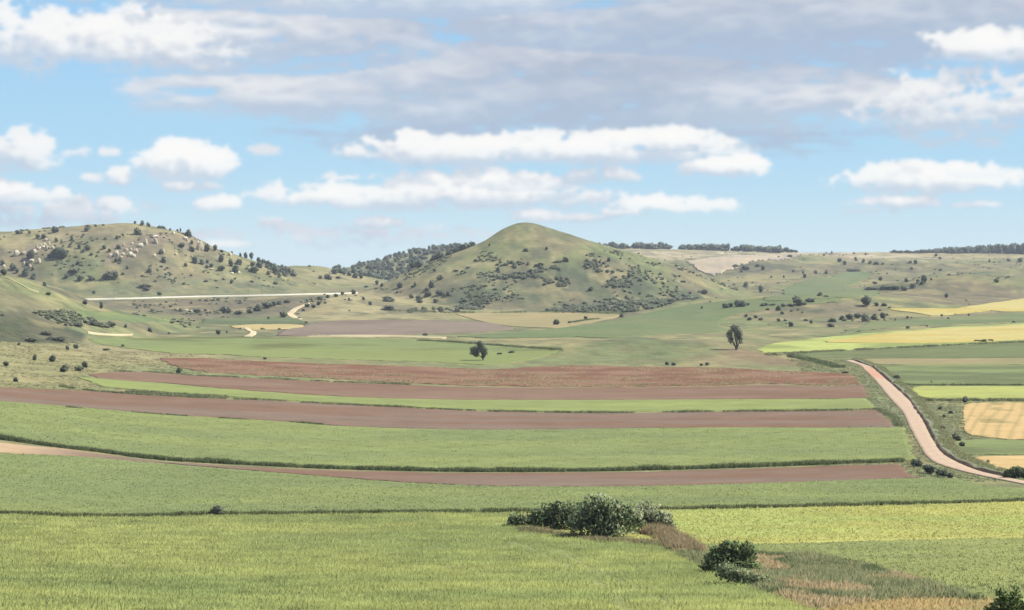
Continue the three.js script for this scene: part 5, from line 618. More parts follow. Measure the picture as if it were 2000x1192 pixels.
bank('grass_bank', 'dark grassy hollow near the head of the track', LINES.hollow, { width: 5, h: 1.3, per: 10, w: 1.8, colours: LONG });
bank('grass_bank', 'low hedge row in front of the conical hill', LINES.hedge_cone, { width: 4, h: 1.5, per: 6, w: 2.2, colours: LONG });
bank('grass_bank', 'dark weeds along the foot of the conical hill', LINES.cone_foot, { width: 10, h: 1.5, per: 4, w: 2.6, colours: LONG.concat(WEED), gap: 0.4 });
bank('grass_bank', 'grey green weeds at the left end of the fresh green strip', LINES.weeds_left, { width: 9, h: 1.1, per: 22, w: 1.5, colours: LONG.concat(WEED) });
{ // dry weeds and clods on the rust red field
  const spots = [], poly = outlineOf(FIELDS.soil_weedy);
  for (let k = 0; k < 26000 && spots.length < 5200; k++) { const x = rr(-140, 140), d = rr(540, 720); if (!inside(poly, x, d)) continue; const n = fbm(x / 14, d / 9, 4, 61), low = !inside(poly, x, d - 14); if (n < (low ? 0.42 : 0.57)) continue; const c = rand() < (low ? 0.35 : 0.12) ? WEED[Math.floor(rand() * 4)] : DRY[Math.floor(rand() * 4)]; spots.push([x, d, rr(0.6, 1.3), rr(0.25, 0.6), c, 0.15]); }
  scatter('dry_weeds', 'dry weeds scattered over the rust red ploughed field', TUFT.weed, spots);
}
{ // tall mixed weeds on the bank in front of the right field
  const spots = [], poly = AREAS.weeds_bank, xs = poly.map((p) => p[0]), ds = poly.map((p) => p[1]);
  for (let k = 0; k < 90000 && spots.length < 15000; k++) {
    const x = rr(Math.min(...xs), Math.max(...xs)), d = rr(Math.min(...ds), Math.max(...ds)); if (!inside(poly, x, d)) continue;
    const n = fbm(x / 3.5, d / 6, 3, 63), m = fbm(x / 6, d / 11, 3, 64), set = m > 0.56 ? DRY : n > 0.42 ? WEED : LONG, c = set[Math.floor(rand() * 4)], k2 = rr(0.9, 1.35);
    spots.push([x, d, rr(0.5, 1), rr(0.35, 0.85) * (0.6 + 0.9 * n), [c[0] * k2, c[1] * k2, c[2] * k2]]);
  }
  scatter('tall_weeds', 'tall dry and grey green weeds on the bank at the lower right', TUFT.weed, spots);
}
bank('dry_grass', 'brown dry weeds running down from the thicket', LINES.thicket_tail, { width: 3.4, h: 1.3, per: 60, w: 0.8, colours: [[0.3, 0.21, 0.13], [0.25, 0.19, 0.11], [0.22, 0.22, 0.11], [0.34, 0.26, 0.16]] });
bank('dry_grass', 'brownish weeds at the front of the thicket', LINES.thicket_front, { width: 2, h: 0.8, per: 40, w: 0.8, colours: [[0.3, 0.22, 0.13], [0.22, 0.22, 0.11], [0.26, 0.26, 0.13], [0.2, 0.19, 0.1]] });
{ // rough grass tussocks of the left pasture and the track verges
  const spots = [];
  for (let k = 0; k < 60000 && spots.length < 4500; k++) { const x = rr(-240, -60), d = rr(430, 760); if (x > -0.17 * d || x < -0.36 * d || Object.keys(STYLES).some((f) => inside(outlineOf(FIELDS[f]), x, d))) continue; const n = fbm(x / 16, d / 22, 4, 65); if (n < 0.45) continue; const c = groundColour(x, d), q = rr(0.8, 1.2); spots.push([x, d, rr(0.8, 1.6), rr(0.15, 0.35), c.map((v) => v * q * 1.25)]); }
  for (let k = 0; k < 40000 && spots.length < 9500; k++) { const x = rr(60, 175), d = rr(290, 720), t = outlineOf(TRACK); if (lineDist(TRACK[0], x, d) > 26 && lineDist(TRACK[1], x, d) > 26) continue; if (inside(t, x, d) || Object.keys(STYLES).some((f) => inside(outlineOf(FIELDS[f]), x, d))) continue; const n = fbm(x / 8, d / 14, 4, 66), c = n > 0.55 ? WEED[Math.floor(rand() * 4)] : TONE.lush.map((v) => v * 1.3), q = rr(0.8, 1.2); spots.push([x, d, rr(0.8, 1.5), rr(0.12, 0.4) * (0.5 + n), c.map((v) => v * q)]); }
  scatter('rough_grass', 'rough grass tussocks on the left pasture and the track verges', TUFT.weed, spots);
}
{ // cut earth bank on the right of the track
  const l = polyline(LINES.bank_track), n = 260, P = [], C = [], U = [], I = [];
  for (let i = 0; i <= n; i++) {
    const t = i / n, [x, d] = l.at(t), [x2, d2] = l.at(Math.min(1, t + 0.004)), [x1, d1] = l.at(Math.max(0, t - 0.004)), s = Math.hypot(x2 - x1, d2 - d1), nx = -(d2 - d1) / s, nd = (x2 - x1) / s; // points to the right of the way down
    const top = 0.35 + 0.85 * fbm(t * 60, 1, 3, 68), prof = [[-0.25, -0.1], [-0.05, 0.35 * top], [0.18, 0.8 * top], [0.5, top], [1.8, 0.75 * top], [4, -0.1]];
    prof.forEach(([o, y], j) => { const w = o + (fbm(t * 90, j, 2, 69) - 0.5) * 0.5, px = x + nx * w, pd = d + nd * w; P.push(px, height(px, pd) + y, -pd); U.push(px / 6, pd / 6); const c = j < 3 ? mixc([0.105, 0.07, 0.042], [0.15, 0.095, 0.055], fbm(t * 50, j, 3, 55)) : mixc(TONE.sage, TONE.lush, fbm(t * 40, j, 3, 56)); C.push(...c.map((v) => v * TEXGAIN)); });
  }
  for (let i = 0; i < n; i++) for (let j = 0; j < 5; j++) { const a = i * 6 + j, b = a + 6; I.push(a, a + 1, b, a + 1, b + 1, b); }
  const g = new THREE.BufferGeometry(); g.setAttribute('position', new THREE.Float32BufferAttribute(P, 3)); g.setAttribute('color', new THREE.Float32BufferAttribute(C, 3)); g.setAttribute('uv', new THREE.Float32BufferAttribute(U, 2)); g.setIndex(I); g.computeVertexNormals();
  put(new THREE.Mesh(g, new THREE.MeshStandardMaterial({ vertexColors: true, map: soilTex, roughness: 1, side: THREE.DoubleSide })), 'earth_bank', { kind: 'structure', label: 'dark cut earth bank along the right side of the track' });
}

// ---------- shrubs and trees ----------
const leafMat = new THREE.MeshPhysicalMaterial({ vertexColors: true, roughness: 1, specularIntensity: 0.15, transmission: 0.45, thickness: 0, side: THREE.DoubleSide });
const barkMat = new THREE.MeshStandardMaterial({ color: new THREE.Color(0.09, 0.072, 0.055), roughness: 1 });
function crown(lobes, { leaves, size, colours, seed, upright = 0, ragged = 0.25 }) { // leaf sized faces through the lobes
  seedTo(seed); const P = [], C = [], N = [], I = [], vol = lobes.map((l) => l[3] * l[4] * l[5]), sum = vol.reduce((a, b) => a + b, 0);
  lobes.forEach(([cx, cy, cz, rx, ry, rz], li) => {
    const n = Math.ceil((leaves * Math.pow(vol[li] / sum, 0.8)));
    for (let k = 0; k < n; k++) {
      const z = rr(-1, 1), t = rr(0, 6.283), q = Math.sqrt(1 - z * z), bump = 1 + ragged * 2 * (vnoise(t * 1.4 + li * 7, z * 2.3 + 5, seed) - 0.5), r = Math.pow(rand(), 0.36) * bump + (rand() < 0.06 ? 0.12 : 0);
      const nx = Math.cos(t) * q, ny = z, nz = Math.sin(t) * q, px = cx + nx * rx * r, py = cy + ny * ry * r, pz = cz + nz * rz * r;
      if (py < 0.02) continue;
      let ax = nx + rr(-0.9, 0.9), ay = ny + rr(-0.9, 0.9) + upright, az = nz + rr(-0.9, 0.9), l = Math.hypot(ax, ay, az) || 1; ax /= l; ay /= l; az /= l;
      let bx = rr(-1, 1), by = rr(-1, 1), bz = rr(-1, 1); const dot = bx * ax + by * ay + bz * az; bx -= dot * ax; by -= dot * ay; bz -= dot * az; l = Math.hypot(bx, by, bz) || 1; bx /= l; by /= l; bz /= l;
      const s = size * rr(0.6, 1.35), w = s * rr(0.3, 0.5), b = P.length / 3, c = colours[Math.floor(rand() * colours.length)], v = rr(0.8, 1.25);
      P.push(px - ax * s * 0.5, py - ay * s * 0.5, pz - az * s * 0.5, px + bx * w, py + by * w, pz + bz * w, px + ax * s * 0.5, py + ay * s * 0.5, pz + az * s * 0.5, px - bx * w, py - by * w, pz - bz * w);
      let mx = ay * bz - az * by, my = az * bx - ax * bz, mz = ax * by - ay * bx; if (mx * nx + my * ny + mz * nz < 0) { mx = -mx; my = -my; mz = -mz; }
      mx = mx * 0.45 + nx * 0.6; my = my * 0.45 + ny * 0.6 + 0.25; mz = mz * 0.45 + nz * 0.6; l = Math.hypot(mx, my, mz) || 1; mx /= l; my /= l; mz /= l;
      for (let j = 0; j < 4; j++) { N.push(mx, my, mz); C.push(c[0] * v, c[1] * v, c[2] * v); }
      I.push(b, b + 1, b + 2, b, b + 2, b + 3);
    }
  });
  const g = new THREE.BufferGeometry(); g.setAttribute('position', new THREE.Float32BufferAttribute(P, 3)); g.setAttribute('normal', new THREE.Float32BufferAttribute(N, 3)); g.setAttribute('color', new THREE.Float32BufferAttribute(C, 3)); g.setIndex(I);
  return g;
}
function limb(points, r0, r1, sides = 6) { // tapered limb along points
  const c = new THREE.CatmullRomCurve3(points.map((p) => new THREE.Vector3(...p))), n = 8, g = new THREE.TubeGeometry(c, n, 1, sides, false), p = g.attributes.position;
  for (let i = 0; i <= n; i++) { const o = c.getPointAt(i / n), r = lerp(r0, r1, i / n); for (let j = 0; j <= sides; j++) { const k = i * (sides + 1) + j; p.setXYZ(k, o.x + (p.getX(k) - o.x) * r, o.y + (p.getY(k) - o.y) * r, o.z + (p.getZ(k) - o.z) * r); } }
  g.computeVertexNormals(); return g;
}
const DARKLEAF = [[0.13, 0.16, 0.105], [0.145, 0.175, 0.11], [0.115, 0.145, 0.1], [0.165, 0.19, 0.11]], GREYLEAF = [[0.347, 0.375, 0.241], [0.291, 0.325, 0.19], [0.426, 0.437, 0.28], [0.235, 0.274, 0.157]], GREENLEAF = [[0.224, 0.307, 0.124], [0.183, 0.266, 0.112], [0.266, 0.336, 0.136], [0.153, 0.218, 0.1]], FARLEAF = [[0.17, 0.195, 0.145], [0.155, 0.18, 0.14], [0.195, 0.22, 0.155]];
// shrub kinds, one unit wide and one high, resting on the ground
seedTo(300);
const shrubKinds = [];
for (let k = 0; k < 7; k++) {
  const lobes = [], n = 3 + (k % 4);
  for (let i = 0; i < n; i++) { const a = rr(0, 6.283), r = i ? rr(0.14, 0.3) : 0.05, s = i ? rr(0.18, 0.28) : 0.34; lobes.push([Math.cos(a) * r, i ? rr(0.22, 0.6) : 0.52, Math.sin(a) * r, s, i ? rr(0.2, 0.36) : 0.46, s]); }
  const save = seedNow; shrubKinds.push(crown(lobes, { leaves: 420, size: 0.17, colours: k < 5 ? FARLEAF : [[0.2, 0.22, 0.15], [0.18, 0.2, 0.14], [0.22, 0.24, 0.165]], seed: 310 + k })); seedTo(save);
}
const SHRUB_PLACE = {
  rocky: (x, d, w, h) => { const y = height(x, d); return [y > 82 ? 'on the crest of the rocky left hill' : x > -345 ? 'on the wooded right shoulder of the rocky hill' : x < -500 ? 'on the left flank of the rocky hill' : y > 60 ? 'high on the rocky hill face' : y > 32 ? 'on the green lower face of the rocky hill' : 'at the foot of the rocky hill above the road', 'shrubs on the rocky hill']; },
  stream: (x, d) => [d > 1900 ? 'on the small dry hill behind the road' : x > -170 && d > 1250 ? 'by the gravel path under the conical hill' : d > 1150 ? 'along the gully below the pale road' : x < -235 ? 'on the near spur below the road' : 'in the damp grass beyond the olive field', 'shrubs round the road and gully'],
  cone: (x, d) => { const y = height(x, d); return [y > 60 ? 'high on the conical hill' : x < -60 ? 'on the lower left flank of the conical hill' : x > 70 ? 'on the right flank of the conical hill' : 'on the front face of the conical hill', 'shrubs on the conical hill']; },
  middle: () => ['along the field edge in front of the conical hill', 'shrubs before the conical hill'],
  right: (x, d) => [d > 2300 ? 'dotted over the far plateau slope' : d > 1480 ? (x > 330 ? 'around the brown mound on the right' : 'on the dry slope right of the conical hill') : d > 1000 ? (x > 235 ? 'in the thicket left of the yellow fields' : 'in the hedge row behind the lone tree') : x > 240 ? 'on the edge of the long yellow field' : 'scattered on the grass behind the lone tree', 'shrubs on the right hand slopes'],
  meadow: (x, d) => [x < -120 ? 'on the yellowish left pasture' : x < 30 ? 'beside the round crowned tree' : 'on the grass edge above the rust red field', 'shrubs of the middle pasture'],
  track: (x, d) => [d < 335 ? 'at the lower bend of the earth track' : 'on the verge right of the earth track', 'shrubs along the track'],
  crop: () => ['alone on the top edge of the foreground field', 'bushes in the cereal fields'],
};
for (const [zone, spots] of Object.entries(SHRUBS)) {
  spots.forEach(([x, d, w, h], i) => {
    seedTo(4000 + i * 13 + zone.length * 977);
    const [place, group] = SHRUB_PLACE[zone](x, d, w, h), shape = w > h * 2 ? 'spreading' : h > w * 1.05 ? 'upright' : 'rounded', size = w * h > 40 ? 'large' : w * h > 12 ? 'medium' : 'small';
    const m = new THREE.Mesh(shrubKinds[Math.floor(rand() * 7)], leafMat);
    m.position.set(x, height(x, d) - 0.06 * h, -d); m.rotation.y = rand() * 6.283; m.scale.set(w * 1.2, h * 1.15, Math.max(w * 0.8, Math.min(w, h * 1.2)));
    put(m, 'shrub', { label: `${size} ${shape} dark shrub ${place}`, category: 'shrub', group });
  });
}
const ORDINAL = ['leftmost', ...'second third fourth fifth sixth seventh eighth ninth tenth eleventh twelfth thirteenth fourteenth fifteenth sixteenth seventeenth eighteenth nineteenth twentieth'.split(' ').map((w) => w + ' from left')];
function tellApart(kind) { // things of one look in one place are told apart by their order across the view
  const same = new Map();
  for (const o of scene.children) if (o.userData.category === kind) same.set(o.userData.label, (same.get(o.userData.label) ?? []).concat(o));
  for (const [label, list] of same) if (list.length > 1) list.sort((a, b) => a.position.x / -a.position.z - b.position.x / -b.position.z).forEach((o, k) => { if (ORDINAL[k]) o.userData.label = label + ', ' + (k === list.length - 1 ? 'rightmost' : ORDINAL[k]); });
}
tellApart('shrub');
function tree(name, spot, { label, category, group, lobes, leaf, limbs, yaw = 0, scale = 1 }) {
  const o = new THREE.Group(), [x, d] = spot; o.position.set(x, height(x, d), -d); o.rotation.y = yaw; o.scale.setScalar(scale);
  part('trunk', mergeGeometries(limbs.map(([pts, a, b]) => limb(pts, a, b))), barkMat, o);
  part('crown', crown(lobes, leaf), leafMat, o);
  return put(o, name, { label, category, group });
}
tree('oak_tree', SPOTS.big_oak, { label: 'largest round dark oak alone on the rocky hill face', category: 'tree', lobes: [[0, 6, 0, 7.6, 5.4, 6.5], [-4, 4.6, 0, 5, 4.2, 5], [4.4, 5, 0.5, 4.6, 4.4, 5], [-9.2, 2.8, 0, 3.2, 2.6, 3]], leaf: { leaves: 5200, size: 0.9, colours: DARKLEAF, seed: 41, ragged: 0.15 }, limbs: [[[[0, -0.5, 0], [0.1, 2, 0], [0, 5, 0]], 0.7, 0.35], [[[0, 1.6, 0], [-2, 3.4, 0.4], [-4, 5, 0.5]], 0.35, 0.12], [[[0, 1.8, 0], [2, 3.6, 0], [4, 5.2, 0]], 0.35, 0.12], [[[-9.2, -0.3, 0], [-9.1, 1.5, 0], [-9, 3, 0]], 0.3, 0.1]] });
tree('willow_tree', SPOTS.lone_tree, { label: 'lone fan shaped grey green tree left of the lime crop', category: 'tree', lobes: [[-2.9, 7.4, 0, 1.5, 2.4, 1.5], [-2.2, 4.9, 0.2, 1.3, 2.2, 1.4], [-0.9, 10, 0, 1.8, 2.5, 1.7], [0.9, 9, 0.3, 1.9, 3.2, 1.8], [2.2, 7, 0, 1.5, 3, 1.5], [0.6, 6, -0.6, 1.3, 2.2, 1.3], [2.5, 4.4, 0, 1, 1.8, 1], [-0.8, 2.8, 0, 0.45, 1.2, 0.45], [0.5, 2, 0.2, 0.4, 1.2, 0.4]], leaf: { leaves: 2300, size: 0.5, colours: [[0.3, 0.32, 0.235], [0.26, 0.285, 0.205], [0.34, 0.355, 0.26], [0.21, 0.24, 0.17]], seed: 42, upright: 0.7 }, limbs: [[[[0.2, -0.4, 0], [0, 1.5, 0], [-1.4, 4.4, 0], [-2.9, 8, 0]], 0.42, 0.08], [[[0.3, -0.4, 0], [0.4, 3, 0], [-0.3, 6.5, 0], [-0.9, 10.6, 0]], 0.42, 0.08], [[[0.35, -0.4, 0], [0.7, 3, 0.1], [1, 6.5, 0.2], [1, 10.4, 0.3]], 0.4, 0.08], [[[0.4, -0.4, 0], [1.3, 2.6, 0], [2.1, 5.6, 0], [2.4, 8.4, 0]], 0.36, 0.06]] });
tree('pear_tree', SPOTS.mid_tree, { label: 'round crowned tree with trunk on the right in the olive field', category: 'tree', lobes: [[-2.1, 4.6, 0, 2, 2.3, 2], [-1.2, 3.2, 0.3, 1.5, 1.5, 1.5], [0.8, 7.4, 0, 1.7, 1.8, 1.6], [2.6, 4.2, 0, 1.6, 2.6, 1.6], [0.6, 5.4, 0.4, 1.6, 1.7, 1.6], [2.2, 2.3, 0, 1, 1.3, 1]], leaf: { leaves: 2300, size: 0.48, colours: [[0.15, 0.18, 0.12], [0.17, 0.2, 0.13], [0.2, 0.225, 0.15], [0.13, 0.16, 0.105]], seed: 43 }, limbs: [[[[2.1, -0.4, 0], [1.8, 1.5, 0], [1.2, 4, 0], [0.8, 7.4, 0]], 0.38, 0.1], [[[1.9, 1, 0], [0.2, 2.6, 0.1], [-2, 4.8, 0]], 0.25, 0.08], [[[1.9, 1.2, 0], [2.4, 3, 0], [2.6, 5, 0]], 0.22, 0.07]] });
const stems = (n, h, r, seed) => { seedTo(seed); return Array.from({ length: n }, () => { const a = rr(0, 6.283), q = rr(0.1, 0.7) * r; return [[[Math.cos(a) * 0.15, -0.3, Math.sin(a) * 0.15], [Math.cos(a) * q * 0.5, h * 0.45, Math.sin(a) * q * 0.5], [Math.cos(a) * q, h * rr(0.7, 1), Math.sin(a) * q]], 0.09, 0.02]; }); };
tree('thicket_shrub', SPOTS.thick_a, { label: 'tallest silvery green shrub in the middle of the foreground thicket', category: 'shrub', group: 'foreground thicket shrubs', scale: 1.15, lobes: [[0, 2.1, 0, 2.6, 2.1, 2], [-1.6, 3, 0, 1.4, 1.5, 1.4], [-0.2, 3.6, 0.2, 1.3, 1.2, 1.3], [1.4, 2.9, 0.2, 1.5, 1.5, 1.4], [2.9, 2.3, 0, 1.5, 1.6, 1.4], [-2.7, 1.7, 0.3, 1.4, 1.4, 1.4], [0.6, 1, 1.3, 2.2, 0.9, 1]], leaf: { leaves: 4200, size: 0.32, colours: GREYLEAF.concat(GREENLEAF), seed: 51, upright: 0.6, ragged: 0.35 }, limbs: stems(11, 3.6, 2.4, 501) });
tree('thicket_shrub', SPOTS.thick_b, { label: 'dark green shrub at the left of the silvery one', category: 'shrub', group: 'foreground thicket shrubs', scale: 1.15, lobes: [[0, 1.5, 0, 2.3, 1.5, 1.6], [-1.9, 1.4, 0, 1.3, 1.3, 1.2], [1.6, 1.9, 0.2, 1.3, 1.3, 1.3], [0.3, 2.4, 0, 1.1, 0.9, 1], [2.6, 1.2, 0.2, 1.2, 1.1, 1.1]], leaf: { leaves: 3200, size: 0.3, colours: GREENLEAF.concat(DARKLEAF), seed: 52, ragged: 0.35 }, limbs: stems(9, 2.6, 1.8, 502) });
tree('thicket_shrub', SPOTS.thick_c, { label: 'small sprawling shrub at the left end of the thicket', category: 'shrub', group: 'foreground thicket shrubs', scale: 1.15, lobes: [[0, 0.8, 0, 1.3, 0.8, 1], [-1.2, 0.9, 0, 0.7, 0.8, 0.7], [1.2, 0.8, 0, 0.9, 0.8, 0.8]], leaf: { leaves: 1500, size: 0.24, colours: GREENLEAF.concat(GREYLEAF), seed: 53, ragged: 0.5 }, limbs: stems(7, 1.5, 1.2, 503) });
tree('thicket_shrub', SPOTS.thick_d, { label: 'grey leaved shrub at the right end of the thicket', category: 'shrub', group: 'foreground thicket shrubs', scale: 1.15, lobes: [[0, 1.6, 0, 1.9, 1.6, 1.5], [-1.3, 2, 0, 1.2, 1.2, 1.2], [1.4, 1.4, 0.2, 1.3, 1.2, 1.2], [2.3, 0.8, 0.3, 0.9, 0.8, 0.9]], leaf: { leaves: 3200, size: 0.27, colours: GREYLEAF.concat([[0.075, 0.1, 0.06]]), seed: 54, upright: 0.6, ragged: 0.4 }, limbs: stems(8, 2.6, 1.7, 504) });
tree('oak_bush', SPOTS.oak_near, { label: 'dense dark green oak bush on the lower right bank', category: 'shrub', group: 'bushes on the lower right bank', lobes: [[0.2, 1.9, 0, 1.5, 1.1, 1.2], [-1.3, 1.6, 0, 1.1, 1.1, 1], [1.4, 2.1, 0, 1.1, 0.9, 1], [-2.1, 0.8, 0.4, 0.9, 0.7, 0.8], [0, 0.8, 0.7, 1.8, 0.9, 1], [1.5, 0.8, 1, 1.2, 0.8, 1], [-0.3, 2.7, 0, 0.9, 0.5, 0.8]], leaf: { leaves: 4600, size: 0.22, colours: GREENLEAF.concat([[0.045, 0.065, 0.035]]), seed: 55, ragged: 0.35 }, limbs: stems(9, 2.4, 1.6, 505) });
tree('oak_bush', SPOTS.oak_skirt, { label: 'low dark bush trailing down the bank below the oak bush', category: 'shrub', group: 'bushes on the lower right bank', lobes: [[0, 0.6, 0, 1.2, 0.6, 0.9], [-1.3, 0.8, -1, 0.9, 0.7, 0.9], [0.9, 0.4, 0.9, 0.9, 0.5, 0.8], [-2.2, 0.9, -2.4, 0.9, 0.7, 0.9]], leaf: { leaves: 2600, size: 0.18, colours: GREENLEAF.concat(GREYLEAF), seed: 56, ragged: 0.4 }, limbs: stems(7, 1, 1, 506) });
tree('broadleaf_bush', SPOTS.corner_bush, { label: 'near leafy bush at the bottom right corner', category: 'shrub', lobes: [[0, 0.7, 0, 0.9, 0.7, 0.8], [-0.35, 1.4, 0, 0.33, 0.5, 0.33], [0.4, 1.35, 0, 0.36, 0.55, 0.36], [-0.9, 0.5, 0, 0.5, 0.45, 0.5], [0.9, 0.6, 0.1, 0.5, 0.5, 0.5]], leaf: { leaves: 1500, size: 0.15, colours: [[0.13, 0.19, 0.055], [0.1, 0.155, 0.05], [0.17, 0.22, 0.07], [0.07, 0.105, 0.04]], seed: 57, upright: 0.3, ragged: 0.3 }, limbs: stems(8, 1.6, 0.7, 507) });
tree('roadside_bush', SPOTS.right_bush, { label: 'dark green bush above the road at the right edge', category: 'shrub', lobes: [[0, 1, 0, 2.2, 1, 1.4], [-1.8, 0.8, 0, 1.1, 0.8, 1], [1.8, 1.1, 0, 1.3, 1, 1.1], [0.2, 1.5, 0, 1.2, 0.7, 1]], leaf: { leaves: 2600, size: 0.28, colours: GREENLEAF.concat(DARKLEAF), seed: 58, ragged: 0.3 }, limbs: stems(7, 1.7, 1.4, 508) });

AREAS.wood_right = [[140, 2950], [350, 2955], [548, 2965], [545, 3040], [150, 3050]];
AREAS.wood_far_right = [[715, 2975], [850, 2960], [1120, 2955], [1120, 3080], [850, 3040], [720, 3000]];
// shrub masses that read as one: thickets and far woods
function mass(name, label, key, { count, w, h, category, kinds = [0, 1, 2, 3, 4], sparse = 0, seed, shade = 1, grow = () => 1 }) {
  const poly = AREAS[key], xs = poly.map((p) => p[0]), ds = poly.map((p) => p[1]), geo = shrubKinds[kinds[seed % kinds.length]], spots = []; seedTo(seed * 31 + 5);
  for (let k = 0; k < count * 60 && spots.length < count; k++) { const x = rr(Math.min(...xs), Math.max(...xs)), d = rr(Math.min(...ds), Math.max(...ds)); if (inside(poly, x, d) && fbm(x / 12, d / 16, 3, seed) > sparse) spots.push([x, d]); }
  const m = new THREE.InstancedMesh(geo, leafMat, spots.length);
  spots.forEach(([x, d], i) => { const a = rr(w[0], w[1]), b = rr(h[0], h[1]) * grow(x), k = rr(0.8, 1.25) * shade; qt.setFromAxisAngle(UPV, rand() * 6.283); m.setMatrixAt(i, m4.compose(new THREE.Vector3(x, height(x, d) - 0.1 * b, -d), qt, new THREE.Vector3(a, b, a))); m.setColorAt(i, colr.setRGB(k, k, k)); });
  put(m, name, { kind: 'stuff', label, category });
}
const TH = { w: [2.6, 6], h: [1.4, 3], category: 'thicket', kinds: [5, 6], shade: 1.15 };
mass('thicket', 'dark thicket low on the left face of the conical hill', 't1', { ...TH, count: 90, seed: 1, sparse: 0.38 });
mass('thicket', 'thin row of bushes across the middle of the conical hill', 't2', { ...TH, count: 34, seed: 2 });
mass('thicket', 'loose thicket at the centre of the conical hill', 't3', { ...TH, count: 90, seed: 3, sparse: 0.48 });
mass('thicket', 'small dark thicket right of the centre of the conical hill', 't4', { ...TH, count: 42, seed: 4, sparse: 0.4 });
mass('thicket', 'greyish thicket on the right face of the conical hill', 't5', { ...TH, count: 70, seed: 7, sparse: 0.35 });
mass('thicket', 'long grey green thicket along the right foot of the conical hill', 't6', { ...TH, count: 460, seed: 8, sparse: 0.3 });
mass('thicket', 'sparse bushes below the summit of the conical hill', 't7', { ...TH, count: 14, seed: 9, sparse: 0.45 });
mass('thicket', 'low bushes along the left foot of the conical hill', 't8', { ...TH, count: 50, seed: 11, h: [1, 2] });
mass('woodland', 'dark woodland clothing the hill behind the conical hill', 'wood_left', { count: 620, w: [7, 13], h: [5, 9], category: 'woodland', seed: 12, sparse: 0.33 });
mass('woodland', 'dark tree belt on the plateau skyline right of the conical hill', 'wood_right', { count: 105, w: [8, 24], h: [5, 17], category: 'woodland', seed: 13 });
mass('woodland', 'dark tree belt on the skyline at the right edge', 'wood_far_right', { count: 300, w: [10, 20], h: [8, 15], grow: (x) => 0.5 + 1.15 * sstep(740, 960, x), category: 'woodland', seed: 14 });
mass('woodland', 'dark wood running down the right shoulder of the rocky hill', 'ridge_wood', { count: 70, w: [4, 8], h: [3, 6], category: 'woodland', seed: 15 });

function scrub(name, label, count, box, keep, seed) {
  seedTo(seed); const spots = [];
  for (let k = 0; k < count * 40 && spots.length < count; k++) { const x = rr(box[0], box[1]), d = rr(box[2], box[3]); if (keep(x, d)) spots.push([x, d]); }
  const m = new THREE.InstancedMesh(shrubKinds[6], leafMat, spots.length);
  spots.forEach(([x, d], i) => { const a = rr(1.6, 4.5), b = a * rr(0.28, 0.5), k = rr(1.1, 1.7); qt.setFromAxisAngle(UPV, rand() * 6.283); m.setMatrixAt(i, m4.compose(new THREE.Vector3(x, height(x, d) - 0.1, -d), qt, new THREE.Vector3(a, b, a))); m.setColorAt(i, colr.setRGB(k, k, k * 0.95)); });
  put(m, name, { kind: 'stuff', label, category: 'scrub' });
}
const onHill = (t, s) => (x, d) => { height(x, d); return hillShare > 0.25 && fbm(x / 24, d / 26, 4, s) > t; };
const fieldOutlines = Object.values(FIELDS).map(outlineOf), offField = (x, d) => !fieldOutlines.some((p) => inside(p, x, d));
scrub('low_scrub', 'low grey green scrub over the conical hill', 620, [-210, 230, 1380, 1600], (x, d) => Math.hypot(x - CONE.x, d - CONE.d) < 240 && height(x, d) < 62 && onHill(0.6, 77)(x, d), 901);
scrub('low_scrub', 'low scrub over the rocky hill', 380, [-620, -200, 1490, 1760], onHill(0.62, 83), 902);
scrub('low_scrub', 'low scrub over the near spur', 260, [-310, -190, 690, 860], (x, d) => height(x, d) < 26 && onHill(0.56, 84)(x, d), 903);
scrub('low_scrub', 'low scrub over the right hand slopes', 700, [100, 900, 950, 2900], (x, d) => offField(x, d) && fbm(x / 30, d / 40, 4, 77) > 0.62, 904);
scrub('low_scrub', 'low scrub on the slope below the road', 260, [-420, -130, 1000, 1420], (x, d) => offField(x, d) && fbm(x / 24, d / 34, 4, 86) > 0.6, 905);
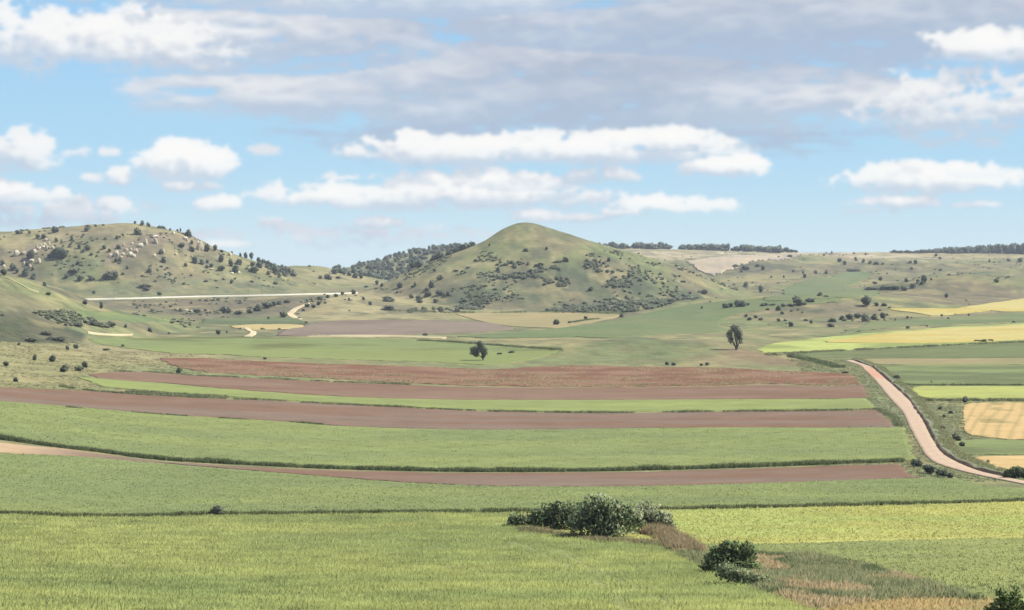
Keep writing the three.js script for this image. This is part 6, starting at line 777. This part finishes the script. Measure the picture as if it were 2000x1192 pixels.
// ---------- rocks ----------
const rockKinds = [];
for (let k = 0; k < 5; k++) { const g = new THREE.IcosahedronGeometry(0.5, 2), p = g.attributes.position; for (let i = 0; i < p.count; i++) { const x = p.getX(i), y = p.getY(i), z = p.getZ(i), n = 0.72 + 0.7 * fbm(x * 3.1 + k * 9 + z * 2, y * 2.6 + z * 3.3, 3, 90 + k); p.setXYZ(i, Math.round(x * n * 9) / 9 * 0.4 + x * n * 0.6, y * n, z * n); } g.computeVertexNormals(); rockKinds.push(g); }
const rockMats = [[0.4, 0.345, 0.26], [0.33, 0.275, 0.2], [0.44, 0.39, 0.3]].map((c) => new THREE.MeshStandardMaterial({ color: new THREE.Color(...c), roughness: 1 }));
ROCKS.forEach(([x, d, w, h], i) => {
  seedTo(7000 + i * 17);
  const m = new THREE.Mesh(rockKinds[i % 5], rockMats[i % 3]), s = w > 4 ? 'large' : 'small', t = h > w * 1.3 ? 'upright' : w > h * 1.3 ? 'flat' : 'blocky', place = x > -200 ? '' : d < 1400 ? 'in the rusty gully below the road' : x < -480 ? 'on the left flank of the rocky hill' : x < -390 ? 'in the middle crag of the rocky hill' : 'near the right end of the rocky crest';
  m.position.set(x, height(x, d) + h * 0.28, -d); m.rotation.set(rr(-0.2, 0.2), rr(0, 6.28), rr(-0.3, 0.3)); m.scale.set(w * 1.35, h * 1.35, w * 1.1);
  put(m, 'limestone_rock', { label: `${s} ${t} pale limestone rock ${place}`, category: 'rock', group: 'limestone outcrops' });
});

tellApart('rock');
// ---------- poles by the road ----------
const poleMat = new THREE.MeshStandardMaterial({ color: new THREE.Color(0.16, 0.15, 0.13), roughness: 0.9 });
[['pole_a', 'wooden utility pole above the road, left of the right hand pair'], ['pole_b', 'wooden utility pole above the road, farthest to the right'], ['pole_c', 'wooden utility pole above the road, farthest to the left'], ['pole_d', 'wooden utility pole above the road, second from the left']].forEach(([k, label]) => {
  const [x, d, , h] = SPOTS[k], o = new THREE.Group(); o.position.set(x, height(x, d), -d); o.rotation.y = 0.2;
  part('pole', new THREE.CylinderGeometry(0.13, 0.2, h + 0.6, 8).translate(0, h / 2 - 0.3, 0), poleMat, o);
  part('crossarm', new THREE.BoxGeometry(2, 0.16, 0.14).translate(0, h - 0.7, 0.2), poleMat, o);
  for (const s of [-0.85, 0, 0.85]) part('insulator', new THREE.CylinderGeometry(0.05, 0.07, 0.25, 6).translate(s, h - 0.49, 0.2), poleMat, o);
  put(o, 'utility_pole', { label, category: 'pole', group: 'utility poles along the road' });
});

// ---------- air ----------
scene.fog = new THREE.FogExp2(new THREE.Color(0.8, 0.88, 1.0), 0.000068);
renderer.render(scene, camera);
